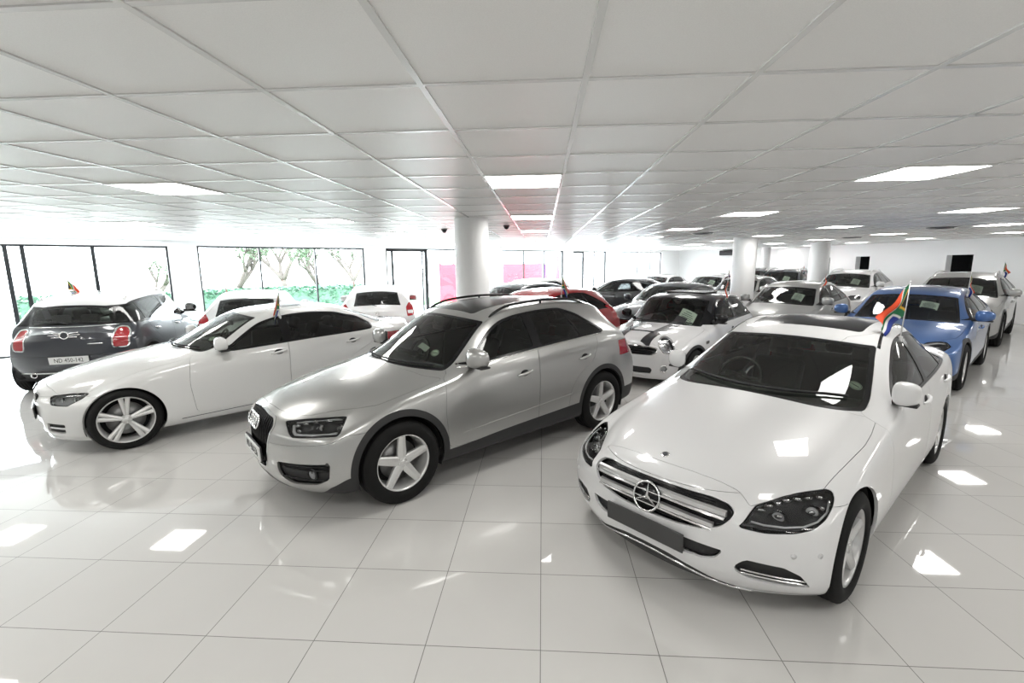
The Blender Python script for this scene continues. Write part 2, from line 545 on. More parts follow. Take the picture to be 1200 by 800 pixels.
def seat_mb(x, y, h0=.28, back=.62, wd=.50, lean=.38, head=True):
    mb = MB()
    mb.box((x, y, h0+.10), (.52, wd, .16), Matrix.Rotation(.10, 4, 'Y').inverted(), .05)
    R = Matrix.Rotation(-lean, 4, 'Y')
    c = Vector((x-.26, y, h0+.18)) + R @ Vector((0, 0, back/2))
    mb.box(c, (.14, wd*.94, back), R, .055)
    if head:
        c = Vector((x-.26, y, h0+.18)) + R @ Vector((.01, 0, back+.13))
        mb.box(c, (.10, .26, .18), R, .045)
        for q in (-.06, .06):
            p = Vector((x-.26, y+q, h0+.18))
            mb.tube([p+R @ Vector((0, 0, back-.02)), p+R @ Vector((.01, 0, back+.07))], .007, 6)
    return mb

def cabin(root, S, H, xm, seat_m):
    """seats, dashboard, wheel and floor behind the glass (right-hand drive)"""
    dw = S['cowl']; zf = S.get('floor', .30)
    zbelt = float(curve(S['belt'])(dw+.6)); W = float(curve(S['plan'])(dw+.6))
    xs = xm-(dw+1.12); sy = W*.41
    for sg in (1, -1):
        seat_mb(xs, sg*sy, zf-.02, S.get('seatback', .58)).build('front_seat', seat_m, root)
    xr = xm-S['rearseat']
    if xr is not None:
        mb = MB()
        mb.box((xr, 0, zf+.13), (.5, W*1.42, .18), None, .05)
        R = Matrix.Rotation(-.36, 4, 'Y'); bk = S.get('seatback', .58)-.03
        mb.box(Vector((xr-.26, 0, zf+.2))+R @ Vector((0, 0, bk/2)), (.14, W*1.42, bk), R, .055)
        for q in (-W*.43, 0, W*.43):
            mb.box(Vector((xr-.26, q, zf+.2))+R @ Vector((.01, 0, bk+.08)), (.09, .25, .14), R, .04)
        mb.build('rear_bench', seat_m, root)
    # dashboard: slab from the cowl back, following the body width
    mb = MB(); zc = float(curve(S['top'])(dw))-.05; n = 12; vs = []; fs = []
    sec = [(.06, 0.0), (.28, .0), (.42, -.03), (.50, -.09), (.48, -.16), (.36, -.36), (.10, -.40)]
    for i in range(n+1):
        y = -W*.86+2*W*.86*i/n
        hump = .02*math.exp(-((y+sy)/.17)**2)
        bw = .16*(abs(y)/W)**2
        for (q, h) in sec: vs.append((xm-(dw+q+bw), y*(.80 if q < .2 else .86 if q < .4 else .90), zc+h-.03*(abs(y)/W)**3+(hump if .2 < q < .5 and h > -.1 else 0)))
    m_ = len(sec)
    for i in range(n):
        for k in range(m_): fs.append((i*m_+k, i*m_+(k+1) % m_, (i+1)*m_+(k+1) % m_, (i+1)*m_+k))
    fs.append(tuple(range(m_))); fs.append(tuple(range(n*m_, n*m_+m_))[::-1])
    mb.add(vs, fs, smooth=True); mb.build('dashboard', M['dash'], root)
    mb = MB(); c = Vector((xm-(dw+.62), -sy, zc-.05)); R = Matrix.Rotation(-.42, 4, 'Y')
    mb.tube([c+R @ Vector((0, .185*math.cos(a), .185*math.sin(a))) for a in [2*PI*k/28 for k in range(28)]], .015, 8, closed=True)
    for a in (0, PI, -PI/2):
        mb.tube([c+R @ Vector((.02, .03*math.cos(a), .03*math.sin(a))), c+R @ Vector((0, .18*math.cos(a), .18*math.sin(a)))], .014, 6)
    mb.lathe([(.001, -.03), (.05, -.028), (.065, 0)], 16, Matrix.Translation(c) @ R @ Matrix.Rotation(PI/2, 4, 'Y'))
    mb.tube([c, c+R @ Vector((.25, 0, -.03))], .03, 8)
    mb.build('steering_wheel', M['dash'], root)
    mb = MB(); L0 = dw-.05; L1 = S['rearseat']+.75
    mb.box((xm-(L0+L1)/2, 0, zf-.03), (L1-L0, W*1.84, .06)); mb.build('cabin_floor', M['dark'], root)
    # inside mirror
    hd = S['header']; p, nrm = H.topp(hd-.10, 0)
    if p is not None:
        mb = MB(); mb.box((xm-p.x-.05, 0, p.z-.10), (.025, .22, .065), Matrix.Rotation(.2, 4, 'Y'), .012)
        mb.tube([(xm-p.x-.045, 0, p.z-.09), (xm-p.x+.0, 0, p.z-.025)], .009, 6)
        mb.build('rear_view_mirror', M['plastic'], root)

def door_mirror(root, S, H, xm, mat, sc=1.0):
    d, z = S['mirror']
    p, n = H.side(d, z-.05)
    for sg in (1, -1):
        y0 = p.y*sg
        mb = MB()
        c = Vector((xm-d+.02, y0+sg*S.get('mirout', .13), z+.045))
        # shell: superellipsoid bulged forward, flat behind
        nu, nv = 28, 16; vs = []; fs = []
        def se(c_, e): return math.copysign(abs(c_)**e, c_)
        for i in range(nv+1):
            t = -PI/2+PI*i/nv
            for k in range(nu):
                a = 2*PI*k/nu
                x = .085*sc*se(math.cos(t), .8)*se(math.cos(a), .9)
                y = .118*S.get('mirw', 1)*sc*se(math.cos(t), .65)*se(math.sin(a), .75)
                zz = .088*S.get('mirh', 1)*sc*se(math.sin(t), .75)
                if x < -.02: x = -.02+(x+.02)*.25
                yy = y*sg
                zz *= 1-.16*(y/.125/sc)
                vs.append((c.x+x-.25*abs(y)*(1 if y > 0 else 0), c.y+yy, c.z+zz))
        for i in range(nv):
            for k in range(nu): fs.append((i*nu+k, i*nu+(k+1) % nu, (i+1)*nu+(k+1) % nu, (i+1)*nu+k))
        mb.add(vs, fs, smooth=True)
        o = mb.build('door_mirror', mat, root); mo = S.get('mirout', .13)
        b = MB(); b.tube([(xm-d, y0-sg*.015, z-.02), (xm-d+.01, y0+sg*.03, z-.02), (xm-d+.015, y0+sg*(mo-.03), z+.0)], [.032, .026, .03], 8)
        b.box((xm-d+.0, y0+sg*mo, z-.032), (.11*sc, .20*S.get('mirw', 1)*sc, .02), None, .008)
        b.build('mirror_base', M['plastic'], o)
        g = MB(); g.box((c.x-.052*sc, c.y+sg*.0, c.z-.0), (.006, .19*S.get('mirw', 1)*sc, .115*sc), Matrix.Rotation(-sg*.06, 4, 'Z'), .003)
        g.build('mirror_glass', M['chrome'], o)

def door_handle(root, H, xm, d, z, mat, sg, tilt=.03):
    p, n = H.side(d, z)
    if p is None: return
    mb = MB(); y = p.y
    pts = []
    for k in range(9):
        t = k/8; dd = d-.10+.20*t; q, _ = H.side(dd, z+tilt*(.5-t)*-1*0+(.5-t)*-tilt)
        out = .024*math.sin(PI*min(1, max(0, t)))**.5
        pts.append((xm-dd, sg*(q.y+out+.002), z+(.5-t)*-tilt))
    mb.tube(pts, [.006, .012, .015, .015, .015, .015, .015, .012, .006], 10)
    o = mb.build('door_handle', mat, root)
    c = MB(); nn = 20; vs = [(xm-d, sg*(p.y-.002), z)]; 
    rimv = []
    for k in range(nn):
        a = 2*PI*k/nn; dd = d+.055*math.cos(a); zz = z+.032*math.sin(a)
        q, _ = H.side(dd, zz); rimv.append((xm-dd, sg*(q.y+.0015), zz))
    vs = [(xm-d, sg*(p.y+.0012), z)]+rimv
    c.add(vs, [(0, 1+k, 1+(k+1) % nn) for k in range(nn)], smooth=True)
    c.build('handle_shade', M['dark'], o)  # flat dark disc on the door skin, painting in the shade of a hollow

def strip(H, xm, pts, half, out=.002, proj='side', sg=1):
    """flat ribbon lying on the shell along a polyline given in its projection"""
    P = []
    for i in range(len(pts)):
        a = np.array(pts[max(0, i-1)]); b = np.array(pts[min(len(pts)-1, i+1)]); t = (b-a)/np.linalg.norm(b-a); q = np.array((-t[1], t[0]))
        row = []
        for e in (-half, half):
            u, v = np.array(pts[i])+q*e
            p, n = {'side': lambda: H.side(u, v), 'top': lambda: H.topp(u, v), 'front': lambda: H.front(u, v), 'rear': lambda: H.rear(u, v)}[proj]()
            if p is None: row = None; break
            p = p+n*out; row.append((xm-p.x, p.y*sg, p.z))
        if row: P.append(row)
    vs = [p for r in P for p in r]
    return vs, [(2*i, 2*i+1, 2*i+3, 2*i+2) for i in range(len(P)-1)]
# ------------------------------------------------------------------ cutting a shell into its panels
S2 = math.sqrt(.5)
PROJ = {
    'side': (lambda d, y, z: (d, z), lambda d, y, z, a, b, c: (b > .12) & (y > .3)),
    'top': (lambda d, y, z: (d, y), lambda d, y, z, a, b, c: (c > .08)),
    'front': (lambda d, y, z: (y, z), lambda d, y, z, a, b, c: (a < -.05) & (d < 1.6)),
    'rear': (lambda d, y, z: (y, z), lambda d, y, z, a, b, c: (a > .05) & (d > 2.2)),
    'fq': (lambda d, y, z: ((d+y)*S2, z), lambda d, y, z, a, b, c: (d < 1.5) & (y > .05) & (b-a > -.1)),
    'rq': (lambda d, y, z: ((y-d)*S2, z), lambda d, y, z, a, b, c: (d > 2.2) & (y > .05) & (b+a > -.1)),
}

def cutp(H, new, proj, poly, only=('body',), grow=0.0, r=.03, extra=None):
    """cut along a polygon drawn in one projection; grow < 0 shrinks it"""
    pr, wh = PROJ[proj]; f = sdf(rnd(poly, r))
    def field(d, y, z):
        u, v = pr(d, y, z); q = f(u, v)-grow
        if extra is not None: q = np.maximum(q, extra(d, y, z))
        return q
    H.cut(field, new, only, wh)

def mirror_top(poly):
    """close a half outline (d, y >= 0) across the centre line"""
    return [p for p in poly]+[(p[0], -p[1]) + tuple(p[2:]) for p in reversed(poly) if p[1] > 1e-6]

def auto_outlines(S):
    """window outlines that follow the roof rails of the shell"""
    top, drop, bow, rail, belt, plan = (curve(S[k]) for k in ('top', 'drop', 'bow', 'rail', 'belt', 'plan'))
    bpf = curve(S['bowpow'] if isinstance(S['bowpow'], list) else [(0, S['bowpow'])])
    def pt(q, f):
        wr = min(float(rail(q)), float(plan(q+float(bow(q))))*.93)-.05
        zt = float(top(q)); dr = float(drop(q))
        return q+float(bow(q))*f**float(bpf(q)), wr*f, zt-dr+dr*(1-f**2.2)
    if 'ws' in S:
        q0, q1 = S['ws']; fm = S.get('wsf', .93)
        P = [pt(q0, f) for f in np.linspace(0, fm, 9)]+[pt(q, fm) for q in np.linspace(q0, q1, 12)[1:-1]]+[pt(q1, f) for f in np.linspace(fm, 0, 9)]
        S['windscreen'] = [(p[0], p[1], .05) for p in P]
    if 'rw' in S:
        pj, q0, q1 = S['rw'][:3]; fm = S['rw'][3] if len(S['rw']) > 3 else .93
        P = [pt(q0, f) for f in np.linspace(0, fm, 9)]+[pt(q, fm) for q in np.linspace(q0, q1, 10)[1:-1]]+[pt(q1, f) for f in np.linspace(fm, 0, 9)]
        S['rearglass'] = (pj, [(p[0], p[1], .05) if pj == 'top' else (p[1], p[2], .05) for p in P])
    if 'dlo_top' in S:
        q0, q1, off = S['dlo_top']
        P = [tuple(S['dlo_front'])]
        for q in np.linspace(q0, q1, 22):
            ds, zz = q+float(bow(q)), float(top(q))-float(drop(q))-off
            if zz > P[0][1]+.01 and ds > P[0][0]: P.append((ds, zz, .15))
        P += [tuple(p) for p in S['dlo_rear']]
        d1 = P[-1][0]; off2 = S.get('dlo_belt', .012)
        for d in np.linspace(d1, P[0][0], 14)[1:-1]: P.append((d, float(belt(d))+off2, .1))
        S['dlo'] = P

def mirror_front(poly):
    return [tuple(p) for p in poly]+[(-p[0], p[1])+tuple(p[2:]) for p in reversed(poly) if p[0] > 1e-6]

def std_cuts(S, H):
    ax = (S['df'], S['df']+S['wb']); zc = S['tyre']/2
    arch = S['arch']; zo = S.get('archz', 0)
    paintl = ('body',)
    # flares and sills in unpainted plastic
    if 'flare' in S:
        for a in ax:
            H.cut(lambda d, y, z, a=a: np.hypot(d-a, z-zc-zo)-arch-S['flare'], 'cladding', paintl, PROJ['side'][1])
    if 'sill' in S:
        f = curve(S['sill'])
        H.cut(lambda d, y, z: z-f(d), 'cladding', paintl, lambda d, y, z, a, b, c: (c > -2))
    for c in S.get('cuts_first', []): cutp(H, *c[:3], **(c[3] if len(c) > 3 else {}))
    for a in ax:
        H.cut(lambda d, y, z, a=a: np.hypot(d-a, (z-zc-zo))-arch, '_gone', None, lambda d, y, z, a_, b, c: (y > .45) & (z < .95))
    H.delete('_gone')
    for c in S.get('cuts', []): cutp(H, *c[:3], **(c[3] if len(c) > 3 else {}))
    auto_outlines(S)
    # windscreen with its black edge
    ws = mirror_top(S['windscreen'])
    cutp(H, 'windscreen_surround', 'top', ws, grow=.0, r=.05, extra=lambda d, y, z: d-3)
    cutp(H, 'windscreen', 'top', ws, only=('windscreen_surround',), grow=-S.get('wsband', .035), r=.05, extra=lambda d, y, z: d-3)
    # rear window
    pj, rg = S['rearglass']
    rg2 = mirror_top(rg) if pj == 'top' else [tuple(p) for p in rg]+[(-p[0], p[1])+tuple(p[2:]) for p in reversed(rg) if p[0] > 1e-6]
    ex = (lambda d, y, z: 2.2-d)
    cutp(H, 'rear_window_surround', pj, rg2, grow=.0, r=.06, extra=ex)
    cutp(H, 'rear_window', pj, rg2, only=('rear_window_surround',), grow=-.03, r=.06, extra=ex)
    # side windows
    cutp(H, 'window_frame', 'side', S['dlo'], grow=0, r=S.get('dlor', .03))
    f = sdf(rnd(S['dlo'], S.get('dlor', .03)))
    for nm, q0, q1 in S['panes']:
        def fld(d, y, z, q0=q0, q1=q1):
            t = (z-S['paneZ'][0])/(S['paneZ'][1]-S['paneZ'][0])
            return np.maximum(f(d, z)+S.get('frame', .022), np.maximum(q0[0]+(q0[1]-q0[0])*t-d, d-q1[0]-(q1[1]-q1[0])*t))
        H.cut(fld, nm, ('window_frame',), PROJ['side'][1])
    if 'sunroof' in S: cutp(H, 'sunroof', 'top', mirror_top(S['sunroof']), r=.05)
    for c in S.get('cuts_late', []): cutp(H, *c[:3], **(c[3] if len(c) > 3 else {}))
    for nm, poly in S.get('doors', []): cutp(H, nm, 'side', poly, r=.06)
    if 'bonnet' in S: cutp(H, 'bonnet', 'top', mirror_top(S['bonnet']), r=S.get('bonnet_r', .05))
    if 'boot' in S:
        pj, bp = S['boot']
        bp2 = mirror_top(bp) if pj == 'top' else [(p[0], p[1]) for p in bp]+[(-p[0], p[1]) for p in reversed(bp)]
        cutp(H, 'tailgate', pj, bp2, r=.06)
    if 'bumpline' in S:
        f0 = curve(S['bumpline'])
        H.cut(lambda d, y, z: np.maximum(z-f0(d), d-S['df']), 'front_bumper', paintl, lambda d, y, z, a, b, c: c > -2)
    if 'bumpline_r' in S:
        f1 = curve(S['bumpline_r'])
        H.cut(lambda d, y, z: np.maximum(z-f1(d), S['df']+S['wb']-d), 'rear_bumper', paintl, lambda d, y, z, a, b, c: c > -2)

# label -> (material key or 'PAINT', object name, panel options)
LOOK = {
    'body': ('PAINT', 'body_shell', {}), 'bonnet': ('PAINT', 'bonnet', {}), 'tailgate': ('PAINT', 'tailgate', {}),
    'front_bumper': ('PAINT', 'front_bumper', dict(gap=.001)), 'rear_bumper': ('PAINT', 'rear_bumper', dict(gap=.001)),
    'front_door': ('PAINT', 'front_door', {}), 'rear_door': ('PAINT', 'rear_door', {}),
    'cladding': ('plastic', 'wheel_arch_cladding', dict(gap=0)),
    'windscreen_surround': ('blackgloss', 'windscreen_surround', dict(gap=.0005, inset=.002)),
    'windscreen': ('glass_front', 'windscreen', dict(gap=0, depth=.004, inset=.004)),
    'rear_window_surround': ('blackgloss', 'rear_window_surround', dict(gap=.0005, inset=.002)),
    'rear_window': ('glass_dark', 'rear_window', dict(gap=0, depth=.004, inset=.004)),
    'window_frame': ('blackgloss', 'window_frame', dict(gap=.0005, inset=.003)),
    'front_side_window': ('glass_side', 'front_side_window', dict(gap=0, depth=.004, inset=.007)),
    'rear_side_window': ('glass_dark', 'rear_side_window', dict(gap=0, depth=.004, inset=.007)),
    'quarter_window': ('glass_dark', 'quarter_window', dict(gap=0, depth=.004, inset=.007)),
    'sunroof': ('blackgloss', 'sunroof', dict(gap=.002, inset=.001)),
    'grille': ('blackgloss', 'grille', dict(gap=0, inset=.035)),
    'grille_frame': ('chrome', 'grille_frame', dict(gap=0, inset=-.004)),
    'air_intake': ('plastic', 'air_intake', dict(gap=0, inset=.03)),
    'headlight_surround': ('blackgloss', 'headlight_surround', dict(gap=.001, inset=.002)),
    'headlight': ('lens', 'headlight', dict(gap=.0, depth=.006)),
    'tail_light': ('lampred', 'tail_light', dict(gap=.001)),
    'tail_light_clear': ('lampwhite', 'reversing_light', dict(gap=.0)),
    'fog_light': ('lampwhite', 'fog_light', dict(gap=.0)),
    'lower_lip': ('plastic', 'lower_lip', dict(gap=.001)),
    'roof_panel': ('PAINT2', 'roof_panel', dict(gap=.001)),
    'stripe': ('black', 'bonnet_stripe', dict(gap=0, depth=.0, inset=-.0015)),
    'lamp_ring': ('chrome', 'headlight_ring', dict(gap=0, inset=-.004)),
    'light_trim': ('chrome', 'light_trim', dict(gap=0, inset=-.004)),
}

def car(name, S, paintkey, paint2=None, look=None, seats='seat', rims='alu', wheel_mesh=None, prep=None):
    """builds the first car of a kind at the origin; returns (root, shell, xm)"""
    H = Half(S, S.get('sub', 3))
    std_cuts(S, H)
    xm = S['df']+S['wb']/2
    root = empty(name)
    root['paint'] = paintkey
    lk = dict(LOOK); lk.update(look or {})
    objs = {}
    lens_parent = {}
    for lab in dict.fromkeys(H.L):
        mk, on, op = lk.get(lab, ('plastic', lab, {}))
        op = dict(op)
        mat = M[paintkey] if mk == 'PAINT' else M[paint2 or paintkey] if mk == 'PAINT2' else M[mk]
        if lab == 'headlight':
            bowl = H.panel(lab, xm, gap=.004, depth=.0, inset=S.get('lampdepth', .045))
        for q, (sg, me) in enumerate(H.panel(lab, xm, **op)):
            o = obj(on, me, root, mat=mat); objs.setdefault(lab, []).append(o)
            if lab == 'headlight':
                bo = obj('lamp_reflector', bowl[q][1], o, mat=M[S.get('lampbowl', 'lampbowl')])
    # wheels
    ww = S.get('wheelw', .225); D = S['tyre']; wm = wheel_mesh or wheel_meshes(D, ww, S['rim']/2, S['style'], name)
    for a in (S['df'], S['df']+S['wb']):
        yw = float(curve(S['plan'])(a))-S.get('tuck', .018)-ww/2
        for sg in (1, -1):
            st = S.get('steer', 0) if a == S['df'] else 0
            t = obj('wheel', wm['tyre'], root, (xm-a, sg*yw, D/2), (0, 0, (0 if sg > 0 else PI)+st))
            for k in ('rim', 'cap', 'disc', 'back'):
                o = obj(wm[k].name.split('.')[0], wm[k], t, mat=M[rims] if k in ('rim', 'cap') else None)
        for sg in (1, -1): wheel_well(S, xm, a, S['arch'], sg).build('wheel_arch_liner', M['dark'], root)
    cabin(root, S, H, xm, M[seats])
    if 'mirror' in S: door_mirror(root, S, H, xm, M[S.get('mirror_mat', paintkey)], S.get('mirsc', 1.0))
    for d, z in S.get('handles', []):
        for sg in (1, -1): door_handle(root, H, xm, d, z, M[S.get('handle_mat', paintkey)], sg)
    return root, H, xm, objs
# ------------------------------------------------------------------ white saloon with the star grille
SALOON = dict(
    L=4.686, df=.79, wb=2.84, tyre=.655, rim=.455, style='twin5', arch=.362, wheelw=.225, tuck=.012,
    stations=[0, .10, .28, .52, .80, 1.08, 1.27, 1.41, 1.63, 1.90, 2.14, 2.34, 2.6, 2.9, 3.2, 3.48, 3.7, 3.92, 4.12, 4.28, 4.44, 4.58, 4.66, 4.686],
    bow=[(0, .35), (.1, .37), (.3, .34), (.6, .26), (1.0, .22), (1.4, .30), (1.7, .22), (2.15, .12), (2.6, .02), (3.2, -.02), (3.6, -.1), (4.1, -.16), (4.5, -.22), (4.69, -.24)],
    bowpow=[(0, 2.7), (1.0, 2.7), (1.3, 4.8), (2.3, 4.4), (2.8, 2.7), (4.7, 2.7)],
    bottom=[(0, .15), (.5, .145), (.9, .18), (3.6, .19), (4.2, .22), (4.7, .27)],
    belt=[(0, .70), (.3, .74), (.9, .845), (1.5, .915), (2.2, .935), (3.0, .955), (3.8, .985), (4.2, .99), (4.7, .95)],
    plan=[(.30, .835), (.45, .875), (.6, .893), (.79, .903), (1.0, .905), (2.4, .905), (3.3, .905), (3.7, .90), (4.1, .875), (4.35, .84), (4.6, .76)],
    top=[(0, .705), (.08, .738), (.16, .785), (.3, .832), (.52, .88), (.8, .925), (1.1, .962), (1.28, .982), (1.40, .998), (1.62, 1.088), (1.90, 1.207), (2.14, 1.306), (2.34, 1.378), (2.6, 1.43), (2.85, 1.442), (3.2, 1.425), (3.48, 1.375), (3.7, 1.30), (3.92, 1.205), (4.12, 1.12), (4.28, 1.085), (4.5, 1.075), (4.686, 1.06)],
    rail=[(0, .68), (.2, .72), (.8, .755), (1.4, .765), (1.66, .735), (2.14, .655), (2.5, .62), (3.0, .61), (3.4, .605), (3.8, .60), (4.1, .61), (4.3, .66), (4.5, .70), (4.7, .68)],
    drop=[(0, .055), (.3, .08), (.8, .095), (1.25, .065), (1.5, .04), (1.9, .035), (2.2, .04), (2.8, .04), (3.4, .045), (4.0, .05), (4.4, .03), (4.7, .03)],
    face_front=[(.18, .12), (.20, .05), (.28, .012), (.46, .0), (.56, .012), (.66, .05), (.72, .075), (.8, .10)],
    face_rear=[(.25, .12), (.4, .02), (.6, 0), (.85, .03), (1.08, .06)],
    beltin=[(0, .955), (1.5, .95), (4.7, .94)],
    shape=(.925, .98, 1.0, 1.0, .985), cowl=1.44, header=2.20, rearseat=3.12, mirror=(1.83, 1.0), mirsc=.86, mirout=.055, mirw=.80, mirh=1.08, floor=.26,
    ws=(1.31, 2.19), wsf=.965, rw=('top', 3.50, 4.15), dlo_top=(1.5, 3.62, .065), dlo_front=(1.86, .985), dlo_rear=[(3.72, 1.17, .08), (3.95, 1.04, .03), (3.90, 1.0, .03)],
    panes=[('front_side_window', (1.5, 1.5), (2.70, 2.74)), ('rear_side_window', (2.80, 2.84), (3.50, 3.40)), ('quarter_window', (3.535, 3.435), (4.2, 4.2))],
    paneZ=(1.0, 1.36),
    doors=[('front_door', [(1.50, .30), (1.46, .62), (1.50, .93), (1.66, .955), (1.66, 1.0), (2.0, 1.23), (2.22, 1.33), (2.74, 1.40), (2.79, 1.36), (2.75, .98), (2.73, .6), (2.71, .28)]),
           ('rear_door', [(2.717, .28), (2.737, .6), (2.757, .98), (2.797, 1.36), (3.0, 1.39), (3.3, 1.35), (3.62, 1.25), (3.72, 1.0), (3.66, .80), (3.35, .66), (3.22, .50), (3.16, .28)])],
    bonnet=[(.15, 0), (.155, .12), (.175, .254), (.208, .38), (.230, .45), (.226, .49, .01), (.215, .51, .005), (.30, .56), (.45, .68), (.555, .742, .005), (.70, .757), (.855, .772), (1.17, .795), (1.34, .79), (1.56, .765, .04), (1.46, .66), (1.37, .4), (1.31, 0)], bonnet_r=.02, lampbowl='lampbowl_dark',
    boot=('top', [(4.16, 0), (4.13, .50), (4.16, .62), (4.5, .66), (4.62, .60), (4.64, 0)]),
    bumpline=[(0, .70), (.3, .70), (.45, .655), (.9, .655)], bumpline_r=[(3.5, .62), (4.2, .66), (4.5, .70), (4.69, .70)],
    handles=[(2.55, .865), (3.48, .885)],
    sunroof=[(2.42, 0), (2.42, .44), (3.08, .44), (3.10, 0)],
    cuts=[('headlight_surround', 'fq', [(.429, .562), (.470, .60), (.547, .652), (.696, .678), (.858, .699), (.967, .711), (.99, .705), (.983, .686), (.944, .653), (.88, .613), (.794, .58), (.695, .561), (.556, .551)], dict(r=.015)),
          ('headlight', 'fq', [(.429, .562), (.470, .60), (.547, .652), (.696, .678), (.858, .699), (.967, .711), (.99, .705), (.983, .686), (.944, .653), (.88, .613), (.794, .58), (.695, .561), (.556, .551)], dict(r=.015, grow=-.006, only=('headlight_surround',))),
          ('grille', 'front', mirror_front([(0, .686), (.17, .684), (.34, .674), (.43, .650), (.465, .62), (.458, .59), (.425, .548), (.35, .512), (.2, .492), (0, .487)]), dict(r=.02)),
          ('air_intake', 'front', mirror_front([(0, .425), (.25, .425), (.45, .415), (.405, .356), (.345, .335), (0, .335)]), dict(r=.01)),
          ('air_intake', 'fq', [(.421, .335), (.448, .373), (.478, .392), (.65, .377), (.736, .337), (.80, .262), (.667, .262), (.51, .278), (.44, .304)], dict(r=.01)),
          ('lower_lip', 'front', mirror_front([(0, .285), (.15, .278), (.30, .24), (.40, .20), (.50, .165), (.58, .13), (.58, .0), (0, .0)]), dict(r=.03)),
          ('tail_light', 'rear', [(.50, .78), (.52, .90), (.86, .90), (.88, .70), (.70, .70)], dict(r=.04))],
)
